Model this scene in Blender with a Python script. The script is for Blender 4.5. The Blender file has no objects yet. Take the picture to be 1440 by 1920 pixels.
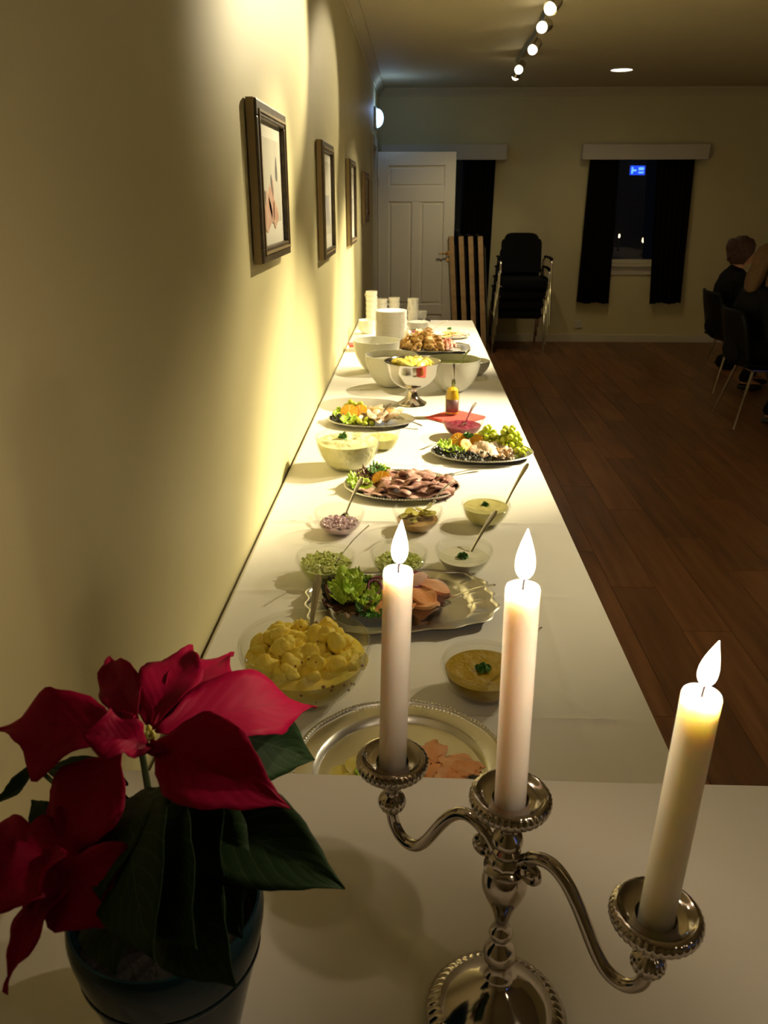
import bpy, bmesh, math, random
from mathutils import Vector, Matrix, Euler, noise
random.seed(7)
PI = math.pi
C = bpy.context.scene.collection
sc = bpy.context.scene

# ------------------------------------------------------------------ camera
F = 1500.0
PITCH = math.atan(590 / F)
YAW = math.atan(60 * math.cos(PITCH) / F)
cam_d = bpy.data.cameras.new('camera')
cam_d.sensor_fit = 'VERTICAL'
cam_d.sensor_height = 36.0
cam_d.sensor_width = 27.0
cam_d.lens = F / 1920 * 36
cam_d.clip_start = 0.02
cam_d.dof.use_dof = True
cam_d.dof.focus_distance = 1.1
cam_d.dof.aperture_fstop = 16.0
cam = bpy.data.objects.new('camera', cam_d)
C.objects.link(cam)
CAM = Vector((0, 0, 1.57))
cam.location = CAM
cam.rotation_euler = (PI / 2 - PITCH, 0, YAW)
sc.camera = cam
# ------------------------------------------------------------------ world, colour
w = bpy.data.worlds.new('night')
sc.world = w
w.use_nodes = True
w.node_tree.nodes['Background'].inputs[0].default_value = (0.02, 0.025, 0.04, 1)
w.node_tree.nodes['Background'].inputs[1].default_value = 0.08
sc.view_settings.view_transform = 'Standard'
sc.view_settings.look = 'None'
sc.view_settings.gamma = 1.0
sc.view_settings.use_curve_mapping = False
sc.view_settings.exposure = 0.0
sc.cycles.max_bounces = 8
sc.cycles.diffuse_bounces = 4
sc.cycles.transparent_max_bounces = 24
sc.cycles.sample_clamp_indirect = 3.0
sc.cycles.caustics_reflective = False
sc.cycles.caustics_refractive = False
WARM = (1.0, 0.84, 0.52)
FLAME_COL = (1.0, 0.76, 0.50)
# heads of the ceiling track: position, aim, watts, beam (deg), blend
TRACK_HEADS = [
    ((0.815, 7.42, 2.535), (0.30, 8.75, 0.70), 32, 80, 1.0),
    ((0.812, 7.19, 2.535), (-0.20, 5.4, 0.85), 230, 50, 0.8),
    ((0.800, 6.25, 2.535), (-0.41, 4.9, 0.85), 330, 34, 0.7),
    ((0.770, 5.60, 2.535), (-0.41, 4.1, 1.9), 80, 30, 0.5),
    ((0.724, 4.98, 2.535), (-0.41, 3.9, 1.15), 200, 34, 0.6),
    ((0.70, 4.30, 2.535), (-0.41, 2.85, 2.05), 230, 32, 0.6),
    ((0.68, 3.50, 2.535), (-0.41, 2.42, 1.40), 170, 30, 0.8),
    ((2.30, 3.60, 2.535), (0.02, 2.85, 0.74), 1250, 36, 0.95),
    ((2.30, 4.70, 2.535), (0.02, 4.85, 0.74), 780, 40, 0.9),
    ((2.30, 2.70, 2.535), (0.12, 1.95, 0.74), 210, 38, 1.0),
]
ROOM_LAMPS = [((1.9, -0.9, 2.60), 13), ((1.832, 8.217, 2.60), 15), ((4.6, 6.0, 2.60), 5)]  # first lamp is an added front fill, unseen behind the camera
FLAME_W = 0.85

# ------------------------------------------------------------------ rays of the lens, used to read real places off the photograph
_fw = Vector((-math.sin(YAW) * math.cos(PITCH), math.cos(YAW) * math.cos(PITCH), -math.sin(PITCH)))
_rt = Vector((math.cos(YAW), math.sin(YAW), 0))
_up = _rt.cross(_fw)
def ray(px, py):
    return _fw + _rt * ((px - 720) / F) - _up * ((py - 960) / F)
def P3(px, py, d):
    return CAM + ray(px, py) * d
def onz(px, py, z):
    q = ray(px, py)
    return CAM + q * ((z - CAM.z) / q.z)
def ony(px, py, y):
    q = ray(px, py)
    return CAM + q * (y / q.y)

# ------------------------------------------------------------------ materials
M = {}
def mat(name, col, rough=0.5, metal=0.0, col2=None, nscale=20.0, bump=0.0, bscale=60.0, sss=0.0, sssr=(0.01, 0.005, 0.003),
        spec=0.5, trans=0.0, emit=None, estr=0.0, coat=0.0, detail=3.0, sheen=0.0, ncontrast=(0.35, 0.65)):
    m = bpy.data.materials.new(name)
    m.use_nodes = True
    nt = m.node_tree
    b = nt.nodes['Principled BSDF']
    b.inputs['Base Color'].default_value = (*col, 1)
    b.inputs['Roughness'].default_value = rough
    b.inputs['Metallic'].default_value = metal
    b.inputs['Specular IOR Level'].default_value = spec
    b.inputs['Coat Weight'].default_value = coat
    b.inputs['Sheen Weight'].default_value = sheen
    if sss:
        b.inputs['Subsurface Weight'].default_value = sss
        b.inputs['Subsurface Radius'].default_value = sssr
        b.inputs['Subsurface Scale'].default_value = 1.0
    if emit:
        b.inputs['Emission Color'].default_value = (*emit, 1)
        b.inputs['Emission Strength'].default_value = estr
    tc = nt.nodes.new('ShaderNodeTexCoord')
    if col2:
        n = nt.nodes.new('ShaderNodeTexNoise')
        n.inputs['Scale'].default_value = nscale
        n.inputs['Detail'].default_value = detail
        nt.links.new(tc.outputs['Object'], n.inputs['Vector'])
        r = nt.nodes.new('ShaderNodeValToRGB')
        r.color_ramp.elements[0].position = ncontrast[0]
        r.color_ramp.elements[1].position = ncontrast[1]
        r.color_ramp.elements[0].color = (*col, 1)
        r.color_ramp.elements[1].color = (*col2, 1)
        nt.links.new(n.outputs['Fac'], r.inputs[0])
        nt.links.new(r.outputs[0], b.inputs['Base Color'])
    if bump:
        n2 = nt.nodes.new('ShaderNodeTexNoise')
        n2.inputs['Scale'].default_value = bscale
        n2.inputs['Detail'].default_value = 4
        nt.links.new(tc.outputs['Object'], n2.inputs['Vector'])
        bp = nt.nodes.new('ShaderNodeBump')
        bp.inputs['Strength'].default_value = bump
        bp.inputs['Distance'].default_value = 0.01
        nt.links.new(n2.outputs['Fac'], bp.inputs['Height'])
        nt.links.new(bp.outputs[0], b.inputs['Normal'])
    M[name] = m
    return m
mat('wall_paint', (0.64, 0.585, 0.33), 0.55, col2=(0.68, 0.62, 0.36), nscale=1.3, bump=0.10, bscale=9, spec=0.4)
mat('ceiling_paint', (0.62, 0.55, 0.36), 0.7)
mat('white_paint', (0.66, 0.62, 0.50), 0.4)
mat('door_paint', (0.80, 0.76, 0.66), 0.35, bump=0.03, bscale=30)
mat('cloth_white', (0.80, 0.78, 0.74), 0.75, col2=(0.84, 0.82, 0.78), nscale=3, bump=0.12, bscale=7, sheen=0.2)
mat('silver', (0.50, 0.45, 0.40), 0.10, 1.0, bump=0.02, bscale=40)
mat('tray_silver', (0.93, 0.92, 0.88), 0.30, 1.0, bump=0.03, bscale=35)
mat('silver_bright', (0.80, 0.78, 0.74), 0.12, 1.0)
mat('steel', (0.62, 0.60, 0.56), 0.22, 1.0)
mat('chrome', (0.75, 0.74, 0.72), 0.10, 1.0)
mat('brass', (0.70, 0.48, 0.18), 0.25, 1.0)
mat('candle_wax', (0.92, 0.79, 0.72), 0.38, sss=1.0, sssr=(0.030, 0.022, 0.017))
mat('candle_wax_cream', (0.92, 0.84, 0.70), 0.38, sss=1.0, sssr=(0.028, 0.021, 0.014))
mat('wick', (0.03, 0.02, 0.03), 0.9)
mat('dark_fabric', (0.006, 0.006, 0.006), 0.95, bump=0.1, bscale=200, spec=0.15)
mat('curtain', (0.006, 0.005, 0.004), 0.95, bump=0.1, bscale=150, spec=0.1)
mat('black_shell', (0.004, 0.004, 0.004), 0.5, spec=0.15)
mat('frame_dark', (0.045, 0.03, 0.015), 0.4, col2=(0.10, 0.07, 0.03), nscale=40)
mat('frame_edge', (0.30, 0.22, 0.11), 0.45)
mat('frame_brown', (0.16, 0.09, 0.04), 0.5)
mat('mat_board', (0.62, 0.60, 0.52), 0.8)
mat('picture_grey', (0.42, 0.40, 0.33), 0.8, col2=(0.5, 0.48, 0.40), nscale=6)
mat('ink_red', (0.42, 0.20, 0.13), 0.8, col2=(0.50, 0.34, 0.24), nscale=30)
mat('ink_dark', (0.05, 0.05, 0.04), 0.8)
mat('ink_blue', (0.22, 0.22, 0.24), 0.8, col2=(0.40, 0.36, 0.34), nscale=12)
mat('porcelain', (0.86, 0.84, 0.78), 0.12, spec=0.6)
mat('bowl_cream', (0.74, 0.74, 0.66), 0.22, spec=0.5)
mat('table_wood', (0.34, 0.20, 0.09), 0.5, col2=(0.26, 0.15, 0.06), nscale=15)
mat('table_dark', (0.02, 0.015, 0.012), 0.6)
mat('counter_wood', (0.12, 0.07, 0.04), 0.5)
mat('pot_glaze', (0.004, 0.020, 0.026), 0.12, col2=(0.005, 0.014, 0.022), nscale=6, spec=0.14)
mat('soil', (0.004, 0.003, 0.002), 0.95, bump=0.8, bscale=80)
mat('stem_green', (0.06, 0.10, 0.03), 0.6)
mat('cyathia', (0.35, 0.32, 0.05), 0.5)
mat('napkin_red', (0.70, 0.09, 0.08), 0.8, bump=0.2, bscale=60)
mat('napkin_white', (0.82, 0.80, 0.76), 0.85, bump=0.2, bscale=60)
mat('lettuce_green', (0.34, 0.56, 0.03), 0.45, col2=(0.50, 0.66, 0.08), nscale=25)
mat('lettuce_pale', (0.45, 0.58, 0.14), 0.45, col2=(0.62, 0.70, 0.28), nscale=25)
mat('lettuce_red', (0.10, 0.02, 0.02), 0.5, col2=(0.16, 0.10, 0.03), nscale=25)
mat('kale_dark', (0.015, 0.025, 0.012), 0.5, col2=(0.035, 0.03, 0.02), nscale=40)
mat('parsley', (0.04, 0.14, 0.015), 0.5, col2=(0.08, 0.24, 0.03), nscale=60)
mat('orange_flesh', (0.90, 0.36, 0.02), 0.35, col2=(0.95, 0.50, 0.04), nscale=70, sss=0.2)
mat('orange_peel', (0.85, 0.30, 0.02), 0.4, bump=0.3, bscale=300)
mat('grape_green', (0.46, 0.56, 0.04), 0.2, col2=(0.58, 0.62, 0.10), nscale=30, sss=0.4, sssr=(0.006, 0.006, 0.002))
mat('beef', (0.40, 0.20, 0.17), 0.5, col2=(0.52, 0.32, 0.28), nscale=35, bump=0.3, bscale=120)
mat('beef_edge', (0.22, 0.08, 0.06), 0.5, col2=(0.40, 0.22, 0.18), nscale=30)
mat('chicken_meat', (0.62, 0.45, 0.33), 0.5, col2=(0.72, 0.57, 0.45), nscale=30, bump=0.25, bscale=100)
mat('chicken_brown', (0.40, 0.21, 0.06), 0.45, col2=(0.58, 0.38, 0.16), nscale=30, bump=0.3, bscale=90)
mat('fried_skin', (0.26, 0.12, 0.02), 0.4, col2=(0.46, 0.29, 0.08), nscale=25, bump=0.8, bscale=70)
mat('salmon', (0.85, 0.36, 0.14), 0.35, col2=(0.88, 0.47, 0.24), nscale=35, bump=0.25, bscale=80)
mat('salmon_pale', (0.86, 0.50, 0.32), 0.35, col2=(0.80, 0.36, 0.2), nscale=40)
mat('ham_pink', (0.60, 0.36, 0.32), 0.4, col2=(0.70, 0.48, 0.42), nscale=30)
mat('crayfish', (0.62, 0.16, 0.10), 0.4, col2=(0.78, 0.5, 0.42), nscale=40)
mat('onion_red', (0.30, 0.07, 0.16), 0.35)
mat('onion_pale', (0.74, 0.58, 0.64), 0.35, col2=(0.58, 0.36, 0.48), nscale=60)
mat('potato', (0.92, 0.70, 0.07), 0.5, col2=(0.93, 0.76, 0.14), nscale=25, bump=0.5, bscale=45, sss=0.2)
mat('potato_fleck', (0.30, 0.14, 0.03), 0.6)
mat('curry_sauce', (0.38, 0.25, 0.015), 0.15, col2=(0.44, 0.30, 0.03), nscale=25, bump=0.35, bscale=35)
mat('white_sauce', (0.86, 0.84, 0.68), 0.25, bump=0.2, bscale=35)
mat('yellow_sauce', (0.72, 0.66, 0.26), 0.3, bump=0.4, bscale=40)
mat('cream_salad', (0.78, 0.74, 0.40), 0.4, col2=(0.84, 0.80, 0.50), nscale=30, bump=0.9, bscale=45)
mat('shredded', (0.60, 0.68, 0.18), 0.45, col2=(0.74, 0.80, 0.36), nscale=40)
mat('beetroot', (0.17, 0.010, 0.030), 0.2, col2=(0.26, 0.04, 0.08), nscale=35, bump=0.4, bscale=50)
mat('pickle', (0.55, 0.50, 0.08), 0.3, col2=(0.66, 0.60, 0.18), nscale=50)
mat('pickle_skin', (0.14, 0.18, 0.03), 0.3)
mat('cheese', (0.85, 0.72, 0.30), 0.4)
mat('lemon', (0.80, 0.66, 0.06), 0.35, col2=(0.85, 0.78, 0.3), nscale=40)
mat('mustard', (0.80, 0.55, 0.02), 0.35, col2=(0.6, 0.35, 0.02), nscale=60, bump=0.4, bscale=80)
mat('label_dark', (0.12, 0.05, 0.06), 0.5)
mat('skin', (0.55, 0.28, 0.18), 0.55, sss=0.1)
mat('hair_dark', (0.05, 0.022, 0.012), 0.7, bump=0.6, bscale=60)
mat('hair_light', (0.12, 0.065, 0.028), 0.7, bump=0.6, bscale=60)
mat('black_cloth', (0.007, 0.007, 0.008), 0.9, bump=0.3, bscale=30, spec=0.15)
mat('shoe_black', (0.006, 0.006, 0.006), 0.5)
mat('eye_white', (0.6, 0.58, 0.55), 0.3)
mat('plastic_white', (0.62, 0.60, 0.52), 0.4)
mat('plastic_black', (0.015, 0.015, 0.015), 0.35)
mat('lamp_face', (1, 0.95, 0.8), 0.5, emit=(1.0, 0.90, 0.62), estr=14)
mat('down_face', (1, 0.95, 0.8), 0.5, emit=(1.0, 0.88, 0.70), estr=9)
mat('emergency_glow', (0.8, 0.9, 1), 0.5, emit=(0.42, 0.68, 1.0), estr=4)
mat('exit_blue', (0.05, 0.1, 0.6), 0.5, emit=(0.02, 0.08, 1.0), estr=14)
mat('exit_light', (0.3, 0.5, 0.9), 0.5, emit=(0.15, 0.4, 1.0), estr=22)

def glass_mat(name, tint, rough=0.02, ior=1.45):
    m = bpy.data.materials.new(name)
    m.use_nodes = True
    nt = m.node_tree
    nt.nodes.clear()
    o = nt.nodes.new('ShaderNodeOutputMaterial')
    mx = nt.nodes.new('ShaderNodeMixShader')
    t = nt.nodes.new('ShaderNodeBsdfTransparent')
    g = nt.nodes.new('ShaderNodeBsdfGlossy')
    lw_ = nt.nodes.new('ShaderNodeLayerWeight')
    lw_.inputs['Blend'].default_value = 0.5
    pw = nt.nodes.new('ShaderNodeMath'); pw.operation = 'POWER'; pw.inputs[1].default_value = 4.5
    nt.links.new(lw_.outputs['Facing'], pw.inputs[0])
    fr = nt.nodes.new('ShaderNodeMath'); fr.operation = 'MULTIPLY_ADD'
    r0 = ((ior - 1) / (ior + 1)) ** 2
    fr.inputs[1].default_value = .6; fr.inputs[2].default_value = r0
    nt.links.new(pw.outputs[0], fr.inputs[0])
    t.inputs[0].default_value = (*tint, 1)
    g.inputs['Roughness'].default_value = rough
    nt.links.new(fr.outputs[0], mx.inputs[0])
    nt.links.new(t.outputs[0], mx.inputs[1])
    nt.links.new(g.outputs[0], mx.inputs[2])
    nt.links.new(mx.outputs[0], o.inputs[0])
    M[name] = m
    return m
glass_mat('bowl_glass', (0.96, 0.965, 0.95), 0.03)
glass_mat('window_glass', (0.80, 0.82, 0.84), 0.004, 1.6)

def flame_mat():
    m = bpy.data.materials.new('flame')
    m.use_nodes = True
    nt = m.node_tree
    nt.nodes.clear()
    o = nt.nodes.new('ShaderNodeOutputMaterial')
    e = nt.nodes.new('ShaderNodeEmission')
    tc = nt.nodes.new('ShaderNodeTexCoord')
    sp = nt.nodes.new('ShaderNodeSeparateXYZ')
    r = nt.nodes.new('ShaderNodeValToRGB')
    mr = nt.nodes.new('ShaderNodeMapRange')
    mr.inputs['From Max'].default_value = 0.038
    nt.links.new(tc.outputs['Object'], sp.inputs[0])
    nt.links.new(sp.outputs['Z'], mr.inputs['Value'])
    nt.links.new(mr.outputs[0], r.inputs[0])
    r.color_ramp.elements[0].color = (0.05, 0.04, 0.12, 1)
    r.color_ramp.elements[0].position = 0.02
    r.color_ramp.elements[1].color = (1, 0.90, 0.68, 1)
    r.color_ramp.elements[1].position = 0.22
    nt.links.new(r.outputs[0], e.inputs[0])
    e.inputs[1].default_value = 5
    tp = nt.nodes.new('ShaderNodeBsdfTransparent'); ad = nt.nodes.new('ShaderNodeAddShader')
    nt.links.new(e.outputs[0], ad.inputs[0]); nt.links.new(tp.outputs[0], ad.inputs[1])
    nt.links.new(ad.outputs[0], o.inputs[0])
    M['flame'] = m
flame_mat()

def leaf_mat(name, c1, c2, vein, transl, rough=0.55):
    """leaf with a midrib and slanting side veins, read from the UVs (u along, v across -1..1)"""
    m = bpy.data.materials.new(name)
    m.use_nodes = True
    nt = m.node_tree
    b = nt.nodes['Principled BSDF']
    b.inputs['Roughness'].default_value = rough
    b.inputs['Specular IOR Level'].default_value = 0.10
    L = nt.links.new
    uv = nt.nodes.new('ShaderNodeUVMap')
    sp = nt.nodes.new('ShaderNodeSeparateXYZ')
    L(uv.outputs[0], sp.inputs[0])
    def mth(op, a, bb=None):
        n = nt.nodes.new('ShaderNodeMath')
        n.operation = op
        for i, x in enumerate((a, bb)):
            if x is None: continue
            if isinstance(x, (int, float)): n.inputs[i].default_value = x
            else: L(x, n.inputs[i])
        return n.outputs[0]
    av = mth('ABSOLUTE', mth('SUBTRACT', sp.outputs['Y'], 0.5))
    side = mth('SUBTRACT', mth('MULTIPLY', sp.outputs['X'], 9.0), mth('MULTIPLY', av, 6.0))
    s = mth('ABSOLUTE', mth('SUBTRACT', mth('FRACT', side), 0.5))
    line = mth('LESS_THAN', s, 0.045)
    mid = mth('LESS_THAN', av, 0.012)
    ln = mth('MAXIMUM', line, mid)
    n = nt.nodes.new('ShaderNodeTexNoise')
    n.inputs['Scale'].default_value = 12
    tc = nt.nodes.new('ShaderNodeTexCoord')
    L(tc.outputs['Object'], n.inputs['Vector'])
    mx = nt.nodes.new('ShaderNodeMix'); mx.data_type = 'RGBA'
    mx.inputs[6].default_value = (*c1, 1); mx.inputs[7].default_value = (*c2, 1)
    L(n.outputs['Fac'], mx.inputs[0])
    mx2 = nt.nodes.new('ShaderNodeMix'); mx2.data_type = 'RGBA'
    mx2.inputs[7].default_value = (*vein, 1)
    L(mx.outputs[2], mx2.inputs[6])
    L(mth('MULTIPLY', ln, 0.35), mx2.inputs[0])
    L(mx2.outputs[2], b.inputs['Base Color'])
    bp = nt.nodes.new('ShaderNodeBump')
    bp.inputs['Strength'].default_value = 0.14
    bp.inputs['Distance'].default_value = 0.002
    L(s, bp.inputs['Height'])
    L(bp.outputs[0], b.inputs['Normal'])
    tr = nt.nodes.new('ShaderNodeBsdfTranslucent')
    L(mx2.outputs[2], tr.inputs[0])
    ms = nt.nodes.new('ShaderNodeMixShader')
    ms.inputs[0].default_value = transl
    L(b.outputs[0], ms.inputs[1]); L(tr.outputs[0], ms.inputs[2])
    L(ms.outputs[0], nt.nodes['Material Output'].inputs[0])
    M[name] = m
leaf_mat('bract_red', (0.27, 0.0015, 0.030), (0.34, 0.002, 0.045), (0.17, 0.001, 0.018), 0.30)
leaf_mat('leaf_green', (0.012, 0.030, 0.010), (0.018, 0.042, 0.014), (0.06, 0.09, 0.04), 0.12)

def plank_mat():
    m = bpy.data.materials.new('floor_plank')
    m.use_nodes = True
    nt = m.node_tree
    b = nt.nodes['Principled BSDF']
    L = nt.links.new
    tc = nt.nodes.new('ShaderNodeTexCoord')
    oi = nt.nodes.new('ShaderNodeObjectInfo')
    mp = nt.nodes.new('ShaderNodeMapping')
    mp.inputs['Scale'].default_value = (22, 2.0, 5)
    L(tc.outputs['Object'], mp.inputs[0])
    n = nt.nodes.new('ShaderNodeTexNoise'); n.noise_dimensions = '4D'
    n.inputs['Scale'].default_value = 1.0; n.inputs['Detail'].default_value = 5
    L(mp.outputs[0], n.inputs['Vector'])
    ml = nt.nodes.new('ShaderNodeMath'); ml.operation = 'MULTIPLY'; ml.inputs[1].default_value = 37
    L(oi.outputs['Random'], ml.inputs[0]); L(ml.outputs[0], n.inputs['W'])
    r = nt.nodes.new('ShaderNodeValToRGB')
    r.color_ramp.elements[0].color = (0.125, 0.046, 0.016, 1); r.color_ramp.elements[0].position = 0.3
    r.color_ramp.elements[1].color = (0.25, 0.108, 0.042, 1); r.color_ramp.elements[1].position = 0.7
    L(n.outputs['Fac'], r.inputs[0])
    hs = nt.nodes.new('ShaderNodeHueSaturation')
    m2 = nt.nodes.new('ShaderNodeMapRange'); m2.inputs['To Min'].default_value = 0.8; m2.inputs['To Max'].default_value = 1.2
    L(oi.outputs['Random'], m2.inputs['Value']); L(m2.outputs[0], hs.inputs['Value'])
    L(r.outputs[0], hs.inputs['Color']); L(hs.outputs[0], b.inputs['Base Color'])
    b.inputs['Roughness'].default_value = 0.42
    M['floor_plank'] = m
plank_mat()

# ------------------------------------------------------------------ mesh helpers
class MB:
    def __init__(s):
        s.v = []; s.f = []; s.uv = None
    def add(s, vs, fs, mx=None):
        o = len(s.v)
        s.v += [tuple(mx @ Vector(p)) for p in vs] if mx is not None else [tuple(p) for p in vs]
        s.f += [tuple(i + o for i in f) for f in fs]
        return s
    def box(s, a, b, mx=None, bev=0.0):
        x0, y0, z0 = a; x1, y1, z1 = b
        if bev <= 0:
            vs = [(x0, y0, z0), (x1, y0, z0), (x1, y1, z0), (x0, y1, z0), (x0, y0, z1), (x1, y0, z1), (x1, y1, z1), (x0, y1, z1)]
            return s.add(vs, [(3, 2, 1, 0), (4, 5, 6, 7), (0, 1, 5, 4), (1, 2, 6, 5), (2, 3, 7, 6), (3, 0, 4, 7)], mx)
        bm = bmesh.new()
        bmesh.ops.create_cube(bm, size=1)
        for v in bm.verts:
            v.co = Vector(((x0 + x1) / 2 + v.co.x * (x1 - x0), (y0 + y1) / 2 + v.co.y * (y1 - y0), (z0 + z1) / 2 + v.co.z * (z1 - z0)))
        bmesh.ops.bevel(bm, geom=bm.edges[:], offset=bev, segments=2, affect='EDGES', profile=0.6)
        bm.verts.index_update()
        s.add([v.co.copy() for v in bm.verts], [[v.index for v in f.verts] for f in bm.faces], mx)
        bm.free()
        return s
    def lathe(s, prof, n=32, mx=None, mod=None, sx=1.0, sy=1.0, close=False):
        """prof: (r, z) pairs; mod(angle, k) multiplies the radius"""
        vs = []; fs = []
        for k, (r, z) in enumerate(prof):
            for i in range(n):
                a = 2 * PI * i / n
                q = r * (mod(a, k) if mod else 1.0)
                vs.append((q * math.cos(a) * sx, q * math.sin(a) * sy, z))
        m = len(prof)
        for k in range(m - 1 if not close else m):
            k2 = (k + 1) % m
            for i in range(n):
                j = (i + 1) % n
                fs.append((k * n + i, k * n + j, k2 * n + j, k2 * n + i))
        return s.add(vs, fs, mx)
    def tube(s, pts, rad, n=10, mx=None, flat=None, cap=True, up=None):
        """pts along the path, rad one value or a list; flat = (a, b) factors or list of them"""
        pts = [Vector(p) for p in pts]
        m = len(pts)
        R = rad if isinstance(rad, (list, tuple)) else [rad] * m
        vs = []; fs = []
        t0 = (pts[1] - pts[0]).normalized()
        u = Vector(up) if up else (Vector((0, 0, 1)) if abs(t0.z) < 0.9 else Vector((1, 0, 0)))
        for k in range(m):
            t = (pts[min(k + 1, m - 1)] - pts[max(k - 1, 0)]).normalized()
            u = (u - t * u.dot(t))
            u = u.normalized() if u.length > 1e-6 else t.orthogonal().normalized()
            v = t.cross(u)
            fa, fb = (flat[k] if isinstance(flat, list) else flat) if flat else (1, 1)
            for i in range(n):
                a = 2 * PI * i / n
                vs.append(pts[k] + u * (math.cos(a) * R[k] * fb) + v * (math.sin(a) * R[k] * fa))
        for k in range(m - 1):
            for i in range(n):
                j = (i + 1) % n
                fs.append((k * n + i, k * n + j, (k + 1) * n + j, (k + 1) * n + i))
        if cap:
            fs.append(tuple(reversed(range(n)))); fs.append(tuple((m - 1) * n + i for i in range(n)))
        return s.add(vs, fs, mx)
    def ball(s, c, r, seg=12, rings=8, mx=None, scl=(1, 1, 1), disp=0.0, dscale=1.0, seed=0.0):
        vs = []; fs = []
        c = Vector(c)
        for k in range(rings + 1):
            t = PI * k / rings
            for i in range(seg):
                a = 2 * PI * i / seg
                d = Vector((math.sin(t) * math.cos(a), math.sin(t) * math.sin(a), math.cos(t)))
                q = r
                if disp:
                    q *= 1 + disp * noise.noise(d * dscale + Vector((seed, seed * 1.7, -seed)))
                vs.append(c + Vector((d.x * scl[0], d.y * scl[1], d.z * scl[2])) * q)
        for k in range(rings):
            for i in range(seg):
                j = (i + 1) % seg
                fs.append((k * seg + j, k * seg + i, (k + 1) * seg + i, (k + 1) * seg + j))
        return s.add(vs, fs, mx)
    def capsule(s, p0, p1, r0, r1, n=10):
        p0 = Vector(p0); p1 = Vector(p1)
        d = (p1 - p0).normalized()
        pts = []; rr = []
        for t in (-0.98, -0.8, -0.5, 0): pts.append(p0 + d * r0 * t); rr.append(r0 * math.sqrt(max(0.02, 1 - t * t)))
        for t in (0, 0.5, 0.8, 0.98): pts.append(p1 + d * r1 * t); rr.append(r1 * math.sqrt(max(0.02, 1 - t * t)))
        return s.tube(pts, rr, n)
    def mesh(s, name, material, smooth=True):
        me = bpy.data.meshes.new(name)
        me.from_pydata([tuple(v) for v in s.v], [], s.f)
        if s.uv:
            l = me.uv_layers.new(name='UVMap')
            for p in me.polygons:
                for li in p.loop_indices:
                    l.data[li].uv = s.uv[me.loops[li].vertex_index]
        me.materials.append(M[material])
        if smooth:
            me.polygons.foreach_set('use_smooth', [True] * len(me.polygons))
        me.update()
        if smooth:
            try: me.set_sharp_from_angle(angle=math.radians(42))
            except Exception: pass
        return me
    def build(s, name, material, parent=None, loc=(0, 0, 0), rot=(0, 0, 0), smooth=True):
        return link(name, s.mesh(name, material, smooth), parent, loc, rot)

def link(name, me, parent=None, loc=(0, 0, 0), rot=(0, 0, 0), scale=None):
    o = bpy.data.objects.new(name, me)
    C.objects.link(o)
    if parent: o.parent = parent
    o.location = loc
    o.rotation_euler = rot
    if scale: o.scale = scale
    return o
def tag(o, label=None, cat=None, group=None, kind=None):
    if label: o['label'] = label
    if cat: o['category'] = cat
    if group: o['group'] = group
    if kind: o['kind'] = kind
    return o
def thing(name, label, cat, loc=(0, 0, 0), rz=0.0, group=None):
    o = bpy.data.objects.new(name, None)
    C.objects.link(o)
    o.empty_display_size = 0.05
    o.location = loc
    o.rotation_euler = (0, 0, rz)
    return tag(o, label, cat, group)
def struct(name, mb, material, parent=None, smooth=False, loc=(0, 0, 0)):
    o = mb.build(name, material, parent, loc, smooth=smooth)
    if not parent: o['kind'] = 'structure'
    return o
def dup(root, loc, rz=None, label=None):
    r = root.copy(); C.objects.link(r); r.location = loc
    if rz is not None: r.rotation_euler = (0, 0, rz)
    if label: r['label'] = label
    for ch in list(root.children):
        c = ch.copy(); C.objects.link(c); c.parent = r
        for g in list(ch.children):
            d = g.copy(); C.objects.link(d); d.parent = c
    return r
def solid(o, th, off=0):
    m = o.modifiers.new('thickness', 'SOLIDIFY'); m.thickness = th; m.offset = off
    return o
def frame_mx(origin, xdir, zhint=(0, 0, 1)):
    x = Vector(xdir).normalized()
    z = Vector(zhint); z = (z - x * z.dot(x)).normalized()
    y = z.cross(x)
    m = Matrix((x, y, z)).transposed().to_4x4()
    m.translation = Vector(origin)
    return m

# ================================================================== THE ROOM
XL, XR, YB, YF, ZC = -0.41, 6.8, 9.51, -2.5, 2.64
# floor base and the planks in view
struct('floor', MB().box((XL - 1.6, YF - .1, -0.10), (XR + .1, YB + .2, -0.012)), 'table_dark')
floor_o = bpy.data.objects['floor']
pl_w, pl_l = 0.19, 1.30
plank_me = MB().box((0, 0, -0.012), (pl_w - 0.0025, pl_l - 0.0025, 0.0), bev=0.0).mesh('plank', 'floor_plank', False)
cnt = 0
for i in range(22):
    x = 0.30 + i * pl_w
    y = 0.35 - (0.37 * i) % pl_l
    while y < YB:
        vis = y + pl_l > 0.9 and y < YB
        # keep to the part of the floor the lens sees
        if vis and x < 0.55 + 0.60 * (y + pl_l + 0.4):
            y0, y1 = max(y, 0.2), min(y + pl_l, YB)
            if y1 - y0 > 0.03:
                o = link('plank', plank_me, floor_o, (x, y0, 0))
                o.scale = (1, (y1 - y0) / pl_l, 1)
                cnt += 1
        y += pl_l
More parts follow.
